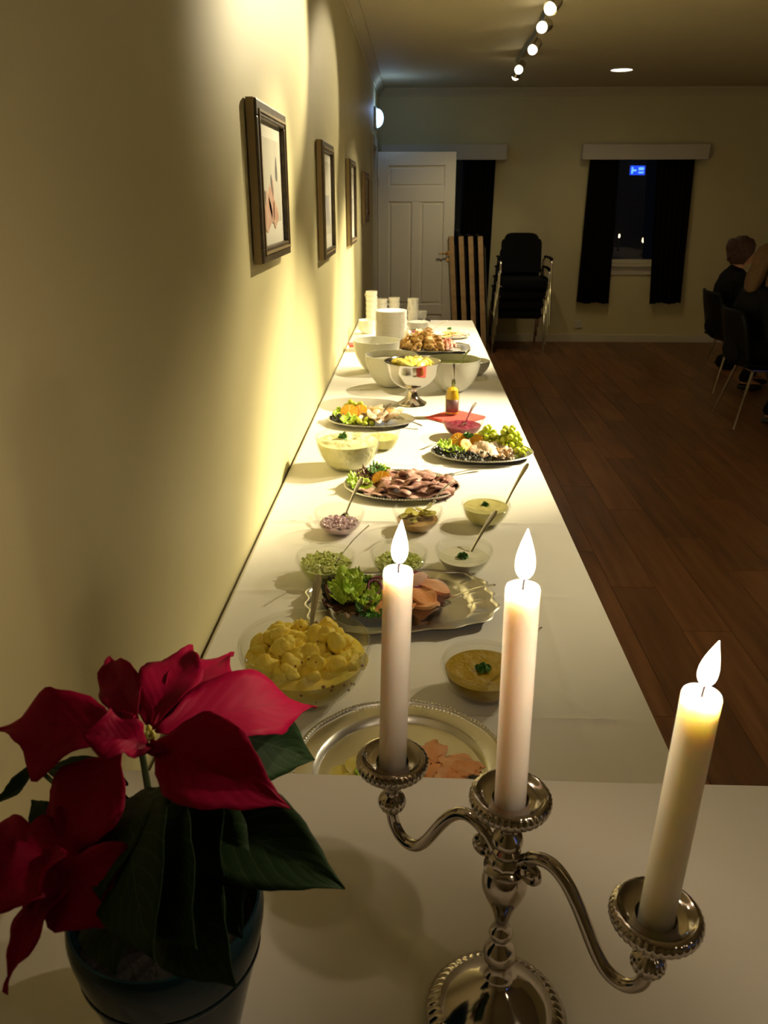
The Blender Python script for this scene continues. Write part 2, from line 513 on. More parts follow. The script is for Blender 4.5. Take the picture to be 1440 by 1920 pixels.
# the rest of the boards, out of the frame
rest = MB()
rest.box((XL - 1.5, YF, -0.012), (0.298, YB, -0.0005)); 
o = rest.build('plank_field', 'floor_plank', floor_o, smooth=False); o['kind'] = 'stuff'
o = MB().box((0.298, YF, -0.012), (XR, 0.2, -0.0005)).box((0.298 + 22 * pl_w, 0.2, -0.012), (XR, YB, -0.0005)).box((0.298, 0.2, -0.0119), (4.48, YB, -0.004)).build('plank_field', 'floor_plank', floor_o, smooth=False); o['kind'] = 'stuff'
struct('ceiling', MB().box((XL - 1.6, YF - .1, ZC), (XR + .1, YB + .2, ZC + 0.1)), 'ceiling_paint')
DY0, DY1, DZ = 7.90, 8.74, 2.03
lw = MB()
lw.box((XL - 0.12, YF, 0), (XL, DY0, ZC)).box((XL - 0.12, DY1, 0), (XL, YB, ZC)).box((XL - 0.12, DY0, DZ), (XL, DY1, ZC))
struct('wall_left', lw, 'wall_paint')
struct('wall_hall', MB().box((-2.0, DY0 - .6, 0), (-1.9, DY1 + .6, ZC)).box((-1.9, DY0 - .7, 0), (XL - .12, DY0 - .6, ZC)).box((-1.9, DY1 + .6, 0), (XL - .12, DY1 + .7, ZC)), 'wall_paint')
W1 = (-0.18, 0.78, 0.87, 2.00); W2 = (1.96, 2.92, 0.87, 2.00)
bw = MB()
xs = [XL - .12, W1[0], W1[1], W2[0], W2[1], XR + .1]
for i in (0, 2, 4): bw.box((xs[i], YB, 0), (xs[i + 1], YB + 0.18, ZC))
for W in (W1, W2):
    bw.box((W[0], YB, 0), (W[1], YB + 0.18, W[2])).box((W[0], YB, W[3]), (W[1], YB + 0.18, ZC))
struct('wall_back', bw, 'wall_paint')
struct('wall_right', MB().box((XR, YF, 0), (XR + .1, YB, ZC)), 'wall_paint')
struct('wall_front', MB().box((XL - .12, YF - .1, 0), (XR + .1, YF, ZC)), 'wall_paint')
# crown moulding and baseboards
def crown(p0, p1, inward):
    p0 = Vector(p0); p1 = Vector(p1); iv = Vector(inward)
    prof = [(0, -0.075), (0.012, -0.075), (0.014, -0.060), (0.030, -0.040), (0.050, -0.022), (0.062, -0.012), (0.064, 0.0)]
    vs = []; n = len(prof)
    for p in (p0, p1):
        for d, z in prof: vs.append(p + iv * d + Vector((0, 0, z)))
    fs = [(i, i + 1, n + i + 1, n + i) for i in range(n - 1)]
    return MB().add(vs, fs)
solid(struct('trim_1', crown((XL, YF, ZC), (XL, YB, ZC), (1, 0, 0)), 'ceiling_paint'), 0.002)
solid(struct('trim_2', crown((XL, YB, ZC), (XR, YB, ZC), (0, -1, 0)), 'ceiling_paint'), 0.002)
struct('baseboard_back', MB().box((XL + .013, YB - 0.014, 0), (XR, YB, 0.085), bev=0.003), 'white_paint')
struct('baseboard_left', MB().box((XL, YF, 0), (XL + .012, DY0 - 0.08, 0.085), bev=0.003), 'white_paint')
# casing of the doorway
cs = MB()
cs.box((XL, DY0 - .075, 0), (XL + .018, DY0, DZ + .075), bev=.003).box((XL, DY1, 0), (XL + .018, DY1 + .075, DZ + .075), bev=.003).box((XL, DY0, DZ), (XL + .018, DY1, DZ + .075), bev=.003)
cs.box((XL - .12, DY0, 0), (XL, DY0 + .02, DZ)).box((XL - .12, DY1 - .008, 0), (XL, DY1, DZ)).box((XL - .12, DY0 + .02, DZ - .02), (XL, DY1 - .008, DZ))
struct('trim_3', cs, 'white_paint')
# the open door leaf, hinged on the left wall
dr = tag(thing('door_1', 'white panelled door standing open at the far left end of the room', 'door', (XL + 0.022, 8.775, 0.008)), kind='structure')
DW, DH, DT = 0.785, 1.985, 0.040
lf = MB()
st = 0.11
rails = [(0, 0.20), (0.72, 0.86), (1.50, 1.64), (1.86, DH)]
PX = [(st, DW / 2 - 0.045), (DW / 2 + 0.045, DW - st)]
lf.box((0, -DT / 2, 0), (st, DT / 2, DH), bev=.002).box((DW - st, -DT / 2, 0), (DW, DT / 2, DH), bev=.002)
rails = [(0, 0.28), (0.40, 0.50), (1.52, 1.66), (1.86, DH)]
for a, b in rails: lf.box((st, -DT / 2, a), (DW - st, DT / 2, b), bev=.002)
lf.box((PX[0][1], -DT / 2, 0.50), (PX[1][0], DT / 2, 1.52), bev=.002)
lf.build('door_frame', 'door_paint', dr, smooth=False)
def dpanel(x0, x1, z0, z1):
    m = MB().box((x0 - .001, -0.008, z0 - .001), (x1 + .001, 0.008, z1 + .001))
    m.box((x0 + .022, -0.015, z0 + .022), (x1 - .022, 0.015, z1 - .022), bev=.006)
    m.build('panel', 'door_paint', dr, smooth=False)
dpanel(st, DW - st, 0.28, 0.40); dpanel(st, DW - st, 1.66, 1.86)
for a, b in PX: dpanel(a, b, 0.50, 1.52)
h = MB().tube([(0.727, -DT / 2, 1.02), (0.727, -DT / 2 - .045, 1.02), (0.715, -DT / 2 - .05, 1.02), (0.63, -DT / 2 - .05, 1.02)], [.008, .008, .009, .008], 8)
h.tube([(0.727, -DT / 2, 1.02), (0.727, -DT / 2 - .006, 1.02)], .024, 14)
h.build('door_handle', 'brass', dr)
MB().tube([(0.727, -DT / 2, 0.955), (0.727, -DT / 2 - .006, 0.955)], .018, 14).build('key_plate', 'brass', dr)
for z in (0.25, 1.66): MB().tube([(-0.006, -DT / 2 - .004, z), (-0.006, -DT / 2 - .004, z + .09)], .010, 8).build('hinge', 'steel', dr)

def window(n, W):
    t = tag(bpy.data.objects.new('window_%d' % n, None), kind='structure'); C.objects.link(t)
    x0, x1, z0, z1 = W
    y = YB + 0.10
    fr = MB()
    f = 0.045
    for a, b in (((x0, z0), (x0 + f, z1)), ((x1 - f, z0), (x1, z1)), ((x0 + f, z0), (x1 - f, z0 + f)), ((x0 + f, z1 - f), (x1 - f, z1))):
        fr.box((a[0], y - .03, a[1]), (b[0], y + .03, b[1]), bev=.004)
    fr.build('window_frame', 'white_paint', t, smooth=False)
    MB().box((x0 + f, y - .004, z0 + f), (x1 - f, y, z1 - f)).build('pane', 'window_glass', t, smooth=False)
    s = MB().box((x0 - .05, YB - .05, z0 - .025), (x1 + .05, YB + .07, z0 - .001), bev=.004).box((x0 - .03, YB - .016, z0 - .115), (x1 + .03, YB, z0 - .026), bev=.003)
    s.build('window_sill', 'white_paint', t, smooth=False)
window(1, W1); window(2, W2)
def pelmet(x0, x1, lab):
    o = MB().box((x0, YB - .11, 1.945), (x1, YB - .092, 2.095), bev=.003).box((x0, YB - .091, 1.945), (x0 + .018, YB, 2.095)).box((x1 - .018, YB - .091, 1.945), (x1, YB, 2.095)).box((x0 + .018, YB - .091, 2.077), (x1 - .018, YB, 2.095))
    tag(o.build('window_pelmet', 'white_paint', smooth=False), lab, 'pelmet', 'cream pelmet boxes over the windows')
pelmet(-0.38, 0.965, 'cream pelmet box over the far window partly hidden by the open door')
pelmet(1.77, 3.10, 'cream pelmet box over the window with both dark curtains showing')
def curtain(xt0, xt1, xb0, xb1, lab, seed):
    nx, nz = 70, 24
    vs = []; fs = []
    for k in range(nz + 1):
        t = k / nz
        z = 1.96 + (0.45 - 1.96) * t
        a = xt0 + (xb0 - xt0) * t; b = xt1 + (xb1 - xt1) * t
        for i in range(nx + 1):
            s = i / nx
            amp = 0.016 + 0.012 * t
            y = YB - 0.078 + amp * math.sin(s * 2 * PI * 6.5 + seed + 0.8 * math.sin(3 * t)) * 0.9
            zz = z + (0.008 * math.sin(s * 11 + seed) if k == nz else 0)
            vs.append((a + (b - a) * s, y, zz))
    for k in range(nz):
        for i in range(nx):
            q = k * (nx + 1) + i
            fs.append((q, q + 1, q + nx + 2, q + nx + 1))
    o = MB().add(vs, fs).build('curtain', 'curtain')
    solid(o, 0.003)
    tag(o, lab, 'curtain', 'black curtains')
curtain(0.52, 0.85, 0.50, 0.83, 'black curtain beside the open door behind the folded tables', 0.5)
curtain(-0.30, 0.02, -0.32, 0.0, 'black curtain hanging hidden behind the open door leaf', 2.0)
curtain(1.86, 2.17, 1.85, 2.20, 'left black curtain of the window right of the stacked chairs', 1.3)
curtain(2.56, 2.97, 2.66, 3.02, 'right black curtain of the window nearest the seated people', 4.0)
# wall socket
t = thing('wall_socket', 'small dark cream wall socket low on the back wall under left curtain', 'socket', (1.90, YB, 0.20))
MB().box((-.042, -.012, -.042), (.042, 0, .042), bev=.004).build('socket_plate', 'plastic_white', t, smooth=False)
for s in (-1, 1): MB().tube([(s * .012, -.0125, 0), (s * .012, -.0145, 0)], .004, 8).build('socket_hole', 'plastic_black', t)

# ------------------------------------------------------------------ lamps
def spot_head(pos, aim, watts, beam, blend, lab, group):
    p = Vector(pos); a = Vector(aim)
    d = (a - p).normalized()
    t = thing('track_spotlight', lab, 'spotlight', (p.x, p.y, 2.60), 0, group)
    loc = lambda q: Vector(q) - Vector((p.x, p.y, 2.60))
    MB().tube([loc((p.x, p.y, 2.598)), loc(p + Vector((0, 0, 0.03)))], .008, 8).build('lamp_stem', 'steel', t)
    b = MB()
    b.tube([loc(p - d * .035), loc(p - d * .025), loc(p + d * .050)], [.022, .034, .040], 20, cap=True)
    b.build('lamp_body', 'steel', t)
    MB().ball(loc(p + d * .050), .031, 20, 10, mx=None, scl=(1, 1, 1)).build('lamp_lens', 'lamp_face', t)
    ld = bpy.data.lights.new('spot_lamp', 'SPOT')
    ld.energy = watts; ld.spot_size = math.radians(beam); ld.spot_blend = blend
    ld.color = WARM; ld.shadow_soft_size = 0.03
    lo = bpy.data.objects.new('spot_lamp', ld); C.objects.link(lo)
    lo.location = p + d * .095
    lo.rotation_euler = d.to_track_quat('-Z', 'Y').to_euler()
names = ['at the far track end, innermost of the touching pair', 'at the far track end, nearer one of the touching pair', 'third from the far end of the track',
         'fourth from the far end of the track', 'just at the top edge of the picture',
         'on the track over the platters', 'on the near track end over the small bowls',
         'on the right-hand track aimed at the platters', 'farthest on the right-hand track', 'nearest on the right-hand track']
for (pos, aim, wt, bm_, bl), nm in zip(TRACK_HEADS, names):
    spot_head(pos, aim, wt, bm_, bl, 'round ceiling spotlight ' + nm, 'spotlights on the ceiling track')
tr = MB().tube([(0.675, 3.1, 2.617), (0.70, 4.0, 2.617), (0.74, 5.1, 2.617), (0.80, 6.3, 2.617), (0.82, 7.55, 2.617)], .02, 4, flat=(0.8, 0.8))
tag(tr.build('lighting_track', 'steel', smooth=False), 'slim metal lighting track running along the ceiling beside the buffet', 'lighting track')
tag(MB().box((2.282, 2.3, 2.60), (2.318, 5.1, 2.639)).build('lighting_track', 'steel', smooth=False), 'slim metal lighting track over the open floor right of the buffet', 'lighting track')
for k, ((x, y, z), wt) in enumerate(ROOM_LAMPS):
    t = thing('recessed_downlight', ['round recessed downlight in the ceiling behind the camera', 'glowing round recessed downlight in the ceiling before the back windows', 'round recessed downlight in the ceiling over the guest table'][k], 'downlight', (x, y, ZC), 0, 'recessed ceiling lights')
    MB().lathe([(0.105, 0.0), (0.108, -.006), (0.098, -.009), (0.092, -.004), (0.092, 0.0)], 32).build('ring', 'plastic_white', t)
    MB().lathe([(0.0005, -.006), (0.06, -.006), (0.0915, -.003)], 32).build('diffuser', 'down_face', t)
    ld = bpy.data.lights.new('downlight_lamp', 'SPOT'); ld.energy = wt; ld.color = (1.0, .76, .42); ld.shadow_soft_size = .09; ld.spot_size = math.radians(150); ld.spot_blend = 1
    lo = bpy.data.objects.new('downlight_lamp', ld); C.objects.link(lo); lo.location = (x, y, z - 0.02)
# emergency light on the left wall above the door
t = thing('emergency_light', 'glowing bluish-white emergency light on left wall above the open door', 'emergency light', (XL, 8.56, 2.28))
MB().box((0, -.16, -.09), (.025, .16, .09), bev=.008).build('back_plate', 'plastic_white', t, smooth=False)
vs = MB()
vs.ball((0.024, 0, 0), 1.0, 24, 16, scl=(0.062, .15, .082))
vs.build('diffuser', 'emergency_glow', t)
ld = bpy.data.lights.new('emergency_lamp', 'POINT'); ld.energy = 1.1; ld.color = (0.35, 0.58, 1.0); ld.shadow_soft_size = .03
lo = bpy.data.objects.new('emergency_lamp', ld); C.objects.link(lo); lo.location = (XL + .13, 8.56, 2.36)
# blue sign behind the camera, seen mirrored in the dark window
t = thing('exit_sign', 'blue lit sign on wall behind camera mirrored in the dark window', 'sign', (5.45, YF + .001, 2.19))
MB().box((-.20, 0, -.12), (.20, .05, .12), bev=.006).build('sign_box', 'plastic_white', t, smooth=False)
MB().box((-.185, .0505, -.105), (.185, .054, .105)).build('sign_face', 'exit_blue', t, smooth=False)
MB().box((.02, .0545, -.07), (.15, .056, -.03)).box((.02, .0545, .0), (.15, .056, .07)).box((-.15, .0545, -.02), (-.03, .056, .02)).box((-.15, .0545, -.075), (-.11, .056, .075)).build('sign_symbol', 'exit_light', t, smooth=False)

# ------------------------------------------------------------------ pictures
def picture(y0, y1, z0, z1, lab, kind, fr_mat='frame_dark', tilt=0.02, fwid=0.038, art=None):
    t = thing('framed_picture', lab, 'picture', (XL + .002, y0, z0), 0, 'framed pictures on the left wall')
    W = y1 - y0; H = z1 - z0; D = 0.028
    f = MB()
    for a, b in (((0, 0), (W, fwid)), ((0, H - fwid), (W, H)), ((0, fwid), (fwid, H - fwid)), ((W - fwid, fwid), (W, H - fwid))):
        f.box((0.006, a[0], a[1]), (D, b[0], b[1]), bev=.004)
    f.build('picture_frame', fr_mat, t, smooth=False)
    l = MB(); q = fwid * .55
    for a, b in (((q, q), (W - q, q + .006)), ((q, H - q - .006), (W - q, H - q)), ((q, q + .006), (q + .006, H - q - .006)), ((W - q - .006, q + .006), (W - q, H - q - .006))):
        l.box((D - .001, a[0], a[1]), (D + .0035, b[0], b[1]))
    l.build('frame_bead', 'frame_edge', t, smooth=False)
    e = MB()
    for a, b in (((-.001, -.001), (W + .001, .002)), ((-.001, H - .002), (W + .001, H + .001)), ((-.001, .002), (.002, H - .002)), ((W - .002, .002), (W + .001, H - .002))):
        e.box((0.002, a[0], a[1]), (D - .007, b[0], b[1]))
    e.build('frame_side', 'frame_edge', t, smooth=False)
    MB().box((0.004, fwid, fwid), (0.014, W - fwid, H - fwid)).build('mat_board', 'mat_board', t, smooth=False)
    m = 0.075
    MB().box((0.0142, m, m + .02), (0.0150, W - m, H - m)).build('print', 'picture_grey', t, smooth=False)
    if kind == 1:   # reddish figures low, dark marks above
        a = MB()
        def fan(c, rx, rz, n=14, x=0.0152, rot=0):
            vs = [(x, c[0], c[1])]
            for i in range(n):
                g = 2 * PI * i / n
                k = 1 + .18 * math.sin(3 * g + c[0] * 50)
                dy = rx * k * math.cos(g); dz = rz * k * math.sin(g)
                vs.append((x, c[0] + dy * math.cos(rot) - dz * math.sin(rot), c[1] + dy * math.sin(rot) + dz * math.cos(rot)))
            return vs, [(0, 1 + i, 1 + (i + 1) % n) for i in range(n)]
        for c, rx, rz in (((W * .36, H * .32), .055, .050), ((W * .50, H * .40), .045, .055), ((W * .62, H * .30), .040, .035)): a.add(*fan(c, rx, rz))
        a.build('print_figure', 'ink_red', t, smooth=False)
        b = MB(); b.add(*fan((W * .70, H * .60), .016, .032, x=.0154)); b.add(*fan((W * .52, H * .50), .012, .030, x=.0154, rot=.5)); b.add(*fan((W * .28, H * .42), .010, .018, x=.0154))
        b.build('print_mark', 'ink_dark', t, smooth=False)
    elif kind == 2:
        a = MB().box((0.0151, W * .25, H * .28), (0.0154, W * .7, H * .55)); a.build('print_figure', 'ink_blue', t, smooth=False)
    return t
picture(2.10, 2.56, 1.412, 1.790, 'dark-framed picture nearest the camera with reddish figures on pale mat', 1)
picture(3.54, 4.02, 1.320, 1.788, 'second dark-framed picture from the camera with greyish print', 2)
picture(5.01, 5.48, 1.302, 1.778, 'third dark-framed picture from the camera above the white bowls', 2, fwid=.034)
picture(6.43, 7.04, 1.384, 1.748, 'farthest wall picture, brown framed and seen almost edge-on', 0, 'frame_brown', fwid=.05)

# ================================================================== TABLES AND CLOTHS
TZ = 0.74
def table(name, lab, x0, x1, y0, y1, z, legs=True, wood='table_wood', cat='table', group=None):
    t = thing(name, lab, cat, ((x0 + x1) / 2, (y0 + y1) / 2, 0), 0, group)
    hx, hy = (x1 - x0) / 2, (y1 - y0) / 2
    MB().box((-hx, -hy, z - .035), (hx, hy, z), bev=.003).build('tabletop', wood, t, smooth=False)
    for sx in (-1, 1):
        for sy in (-1, 1):
            MB().tube([(sx * (hx - .05), sy * (hy - .12), 0), (sx * (hx - .05), sy * (hy - .12), z - .035)], .016, 10).build('leg', 'steel', t)
    return t
Y0B, Y1B = 0.815, 5.93
third = (Y1B - Y0B) / 3
for k in range(3):
    table('buffet_table', ['buffet table under the white cloth, end nearest the candles', 'middle buffet table under the white cloth', 'buffet table under the white cloth, far end by the plates'][k],
          -0.385, 0.410, Y0B + k * third + .002, Y0B + (k + 1) * third - .002, TZ - .006, group='tables of the long buffet')
def cloth(name, x0, x1, y0, y1, z, creases, lab, drops, step=0.012, seed=0.0, noise_amp=.0012):
    nx = int((x1 - x0) / step); ny = int((y1 - y0) / step)
    cols = [('t', x0 + (x1 - x0) * i / nx) for i in range(nx + 1)]
    vs = []; fs = []
    dl, dr_, dn, df = drops
    # parametrise: s over [x0-dl, x1+dr]; beyond the edge the cloth hangs
    S = []
    if dl: S += [x0 - dl * (1 - i / 12) for i in range(12)]
    S += [x0 + (x1 - x0) * i / nx for i in range(nx + 1)]
    if dr_: S += [x1 + dr_ * (i + 1) / 12 for i in range(12)]
    T = []
    if dn: T += [y0 - dn * (1 - i / 12) for i in range(12)]
    T += [y0 + (y1 - y0) * i / ny for i in range(ny + 1)]
    if df: T += [y1 + df * (i + 1) / 12 for i in range(12)]
    R = .006
    for b in T:
        for a in S:
            x = min(max(a, x0), x1); y = min(max(b, y0), y1)
            zz = z
            for (p, q, nrm, wd, ht) in creases:
                # crease from p to q (2D), gaussian ridge with soft ends
                px, py = p; qx, qy = q
                L = math.hypot(qx - px, qy - py)
                ux, uy = (qx - px) / L, (qy - py) / L
                s_ = (x - px) * ux + (y - py) * uy
                d = -(x - px) * uy + (y - py) * ux + .004 * math.sin(s_ * 9 + px * 7)
                if abs(d) < wd * 4 and -0.05 < s_ < L + .05:
                    e = min(1, max(0, (s_ + .05) / .1)) * min(1, max(0, (L + .05 - s_) / .1))
                    zz += ht * math.exp(-(d / wd) ** 2) * e
            zz += noise_amp * (noise.noise(Vector((x * 3 + seed, y * 3, 0))) + 0.3 * noise.noise(Vector((x * 11, y * 11 + seed, 3))))
            ox = a - x; oy = b - y
            if ox or oy:
                dd = max(abs(ox), abs(oy))
                fold = .010 * min(1, dd * 8)
                if ox:
                    x += math.copysign(.004 + fold * (1 + math.sin(y * 23 + seed) + .4 * math.sin(y * 51)), ox) + (math.copysign(.01, ox) if dd > .1 else 0)
                if oy: y += math.copysign(.004 + fold * (1 + math.sin(x * 25 + seed)), oy)
                zz = z - dd
            vs.append((x, y, zz))
    n = len(S)
    for j in range(len(T) - 1):
        for i in range(n - 1):
            q = j * n + i
            fs.append((q, q + 1, q + n + 1, q + n))
    o = MB().add(vs, fs).build(name, 'cloth_white')
    me = o.data
    solid(o, 0.0012, -1)
    return tag(o, lab, 'tablecloth')
cr = []
for yy, a, b in ((1.155, -.1, .40), (1.61, -.38, .33), (2.03, -.38, .41), (2.545, -.2, .41), (3.15, -.3, .2), (3.9, -.38, .41), (4.7, -.3, .4)):
    cr.append(((a, yy), (b, yy + random.uniform(-.01, .01)), 0, .0065, .0048))
cr += [((.30, .85), (.28, 1.9), 0, .008, .0014), ((-.07, .85), (-.06, 1.5), 0, .008, .0012), ((.02, 1.9), (.02, 5.5), 0, .008, .0012), ((.26, 1.25), (.34, 1.14), 0, .006, .0018), ((-.2, 1.3), (-.06, 1.1), 0, .008, .001)]
cloth('tablecloth', -0.402, 0.416, Y0B, Y1B, TZ - .0016, cr, 'long white cloth over the buffet tables along the wall', (0, .38, 0, .3), step=0.008, noise_amp=.0009)
# near counter on which the candelabra and the plant stand
CZ = 0.916
t = thing('serving_counter', 'higher counter under the nearer white cloth carrying candelabra and plant', 'counter', (0.35, 0.46, 0))
MB().box((-.745, -.32, CZ - .046), (.745, .315, CZ - .006), bev=.003).build('countertop', 'counter_wood', t, smooth=False)
MB().box((-.72, -.29, 0.0), (.72, .29, CZ - .046)).build('cabinet_body', 'counter_wood', t, smooth=False)
cr2 = [((-0.105, .665), (.035, .515), 0, .007, .0040), ((-.30, .62), (-.105, .665), 0, .010, .0012), ((.2, .7), (.7, .62), 0, .02, .0012), ((-.2, .2), (.5, .3), 0, .02, .002), ((.035, .515), (.2, .36), 0, .01, .0012)]
cloth('tablecloth', -0.400, 1.10, 0.135, 0.787, CZ - .0016, cr2, 'nearer white cloth on the high counter under candelabra and poinsettia', (0, .35, .35, .15), step=0.008, seed=5.0, noise_amp=.002)

# ================================================================== CANDELABRA
AX = Vector((0.0772, 0.4845, CZ))
ct = thing('candelabra', 'three-armed silver candelabra standing on the nearer white cloth', 'candelabra', AX)
adir = Vector((0.768, -0.641, 0)).normalized()
def gad(n, amp, rows):
    return lambda a, k: 1 + (amp * math.cos(n * a) if k in rows else 0)
# round foot with gadrooned border
foot = [(0.0005, 0.002), (0.050, 0.002), (0.0555, 0.001), (0.0575, 0.004), (0.056, 0.008), (0.0505, 0.0125), (0.0480, 0.0125), (0.0465, 0.014), (0.040, 0.022), (0.030, 0.031), (0.020, 0.038), (0.013, 0.043), (0.010, 0.047), (0.0095, 0.050)]
foot = [(0.0005, 0.002), (0.050, 0.002), (0.0565, 0.001), (0.0590, 0.003), (0.0592, 0.0055), (0.0575, .0080), (0.0545, .0105), (0.0515, 0.0125), (0.0490, 0.0135), (0.0475, 0.0138), (0.0465, 0.0155), (0.040, 0.0225), (0.030, 0.031), (0.020, 0.038), (0.013, 0.043), (0.010, 0.047), (0.0095, 0.050)]
fm = MB().lathe(foot, 384)
for q in range(len(fm.v)):
    k = q // 384
    if 4 <= k <= 8:
        x, y, z = fm.v[q]; a = math.atan2(y, x)
        fm.v[q] = (x, y, z - .0011 * (1 - abs(math.sin(24 * a))) ** 1.2 * (1 if k < 8 else .4))
fm.build('foot', 'silver', ct)
stem = [(0.0095, .048), (0.0115, .051), (0.0085, .056), (0.0075, .060), (0.0105, .064), (0.0132, .070), (0.0135, .076), (0.011, .082), (0.0065, .087), (0.006, .090), (0.0088, .093), (0.0100, .097), (0.0085, .101), (0.0055, .105),
        (0.0058, .110), (0.0075, .118), (0.0105, .128), (0.0150, .138), (0.0178, .147), (0.0182, .153), (0.0170, .160), (0.0158, .164), (0.0172, .166), (0.0172, .168), (0.0125, .170), (0.0095, .173), (0.0092, .178), (0.0110, .182), (0.0110, .184), (0.008, .187),
        (0.0115, .190), (0.0122, .194), (0.0110, .199), (0.0075, .202), (0.0070, .205), (0.009, .208), (0.0005, .209)]
MB().lathe(stem, 40).build('stem', 'silver', ct)
CUP = [(0.006, 0), (0.0095, .004), (0.012, .008), (0.0125, .011), (0.0165, .0125), (0.0215, .0140), (0.0262, .0165), (0.0298, .0200), (0.0314, .0240), (0.0309, .0275), (0.0290, .0300), (0.0272, .0308), (0.0262, .0312), (0.0250, .0305), (0.0235, .0285), (0.0185, .0265), (0.0150, .0260), (0.0138, .0255), (0.0138, .010), (0.0005, .010)]
FLUTE = {5: .3, 6: .8, 7: 1.0, 8: 1.0, 9: .8, 10: .3}
cup_me = MB().lathe(CUP, 288, mod=lambda a, k: 1 - .034 * FLUTE.get(k, 0) * (1 - abs(math.sin(18 * a))) ** 1.3).mesh('drip_cup', 'silver')
def cup(x, y, z, parent=None):
    link('drip_cup', cup_me, parent or ct, (x, y, z))
cup(0, 0, .208)
U = 0.1185
def arm(sg):
    d = adir * sg
    P = lambda u, z: (d.x * u, d.y * u, z)
    path = [(.0185, .1685), (.0235, .1695), (.0262, .1745), (.0230, .1800), (.0165, .1805), (.0130, .1770), (.0165, .1850)]
    scroll = [(.0215, .1725), (.0245, .1745), (.0235, .1790), (.0185, .1800), (.0150, .1760), (.0160, .1690), (.0215, .1655), (.0275, .1670)]
    main = [(.0105, .176), (.0150, .1835), (.0230, .1905), (.0330, .1945), (.0430, .1930), (.0530, .1850), (.0625, .1720), (.0715, .1560), (.0800, .1410), (.0890, .1300), (.0980, .1260), (.1070, .1280), (.1140, .1350), (.1175, .1430), (.1185, .1510)]
    # smooth the path
    def cat(pp, n=4):
        out = []
        for i in range(len(pp) - 1):
            p0 = pp[max(i - 1, 0)]; p1 = pp[i]; p2 = pp[i + 1]; p3 = pp[min(i + 2, len(pp) - 1)]
            for k in range(n):
                t_ = k / n
                out.append(tuple(0.5 * ((2 * p1[j]) + (-p0[j] + p2[j]) * t_ + (2 * p0[j] - 5 * p1[j] + 4 * p2[j] - p3[j]) * t_ ** 2 + (-p0[j] + 3 * p1[j] - 3 * p2[j] + p3[j]) * t_ ** 3) for j in (0, 1)))
        out.append(pp[-1]); return out
    pp = cat(main)
    am = MB().tube([P(*q) for q in pp], [.0052 if k > 6 else .0045 for k in range(len(pp))], 16).build('arm', 'silver', ct)
    sc_ = MB()
    curl = [(.0225 + .0060 * math.cos(g) * (1 - g / 16), .1745 + .0065 * math.sin(g) * (1 - g / 16)) for g in [PI * .75 - k * .45 for k in range(0, 14)]]
    sc_.tube([P(*q) for q in curl], [.0034] * len(curl), 8)
    sc_.ball(P(.0225, .1738), .0048, 12, 8)
    sc_.build('arm_scroll', 'silver', am)
    kn = MB()
    kn.lathe([(0.0005, .148), (.0055, .149), (.0060, .152), (.0098, .1545), (.0118, .159), (.0118, .163), (.0098, .1675), (.0065, .170), (.0060, .173), (.0078, .176), (.0080, .179), (.0062, .181)], 60, mod=gad(18, .05, (3, 4, 5, 6)), mx=Matrix.Translation(P(U, 0)))
    kn.build('arm_knop', 'silver', am)
    cup(d.x * U, d.y * U, .1785, am)
arm(1); arm(-1)
# junction collar
MB().lathe([(.0095, .168), (.0128, .1705), (.0132, .176), (.0105, .180)], 30, mod=gad(10, .05, (1, 2))).build('collar', 'silver', ct)

def candle(x, y, z, L, lab, wax, lean=(0, 0), flean=(0, 0), fh=.040, fw=.0064):
    t = thing('candle', lab, 'candle', (x, y, z), 0, 'lit candles in the candelabra')
    t.rotation_euler = (lean[0], lean[1], 0)
    r = .0118
    MB().lathe([(.0005, 0), (r * .97, 0), (r, .002), (r, L * .5), (r, L - .003), (r - .0008, L - .0005), (r - .002, L - .0008), (.006, L - .0025), (.0005, L - .003)], 40).build('wax_body', wax, t)
    MB().tube([(0, 0, L - .004), (.0003, 0, L + .003), (.0015, 0, L + .008)], .0009, 6).build('wick', 'wick', t)
    n = 16
    prof = []
    for k in range(n + 1):
        s = k / n
        rr = fw * (math.sin(PI * min(1, s * 1.0) ** 0.62)) ** 0.9 * (1 - .12 * s) if 0 < s < 1 else .0002
        prof.append((max(rr, .0002), s * fh))
    m = MB().lathe(prof, 20)
    m.v = [(v[0] + flean[0] * (v[2] / fh) ** 2, v[1] + flean[1] * (v[2] / fh) ** 2, v[2]) for v in m.v]
    o = m.build('flame', 'flame', t, (0.0006, 0, L + .0045))
    ld = bpy.data.lights.new('flame_lamp', 'POINT'); ld.energy = FLAME_W; ld.color = FLAME_COL; ld.shadow_soft_size = .004
    lo = bpy.data.objects.new('flame_lamp', ld); C.objects.link(lo); lo.parent = t; lo.location = (0.0006 + flean[0] * .3, flean[1] * .3, L + .0045 + fh * .5)
    o.visible_shadow = True
    return t
zc = AX.z + .1785 + .0105
candle(AX.x - adir.x * U, AX.y - adir.y * U, zc, .197, 'lit pinkish candle on the farthest left arm of the candelabra', 'candle_wax', (0, .02), (.001, 0), .037, .0068)
candle(AX.x, AX.y, AX.z + .2185, .193, 'lit pinkish candle in the raised middle cup of the candelabra', 'candle_wax', (0, -.01), (.0005, 0), .037, .0070)
candle(AX.x + adir.x * U, AX.y + adir.y * U, zc, .192, 'lit cream candle on the nearest right arm of the candelabra', 'candle_wax_cream', (0, .028), (.003, 0), .031, .0060)

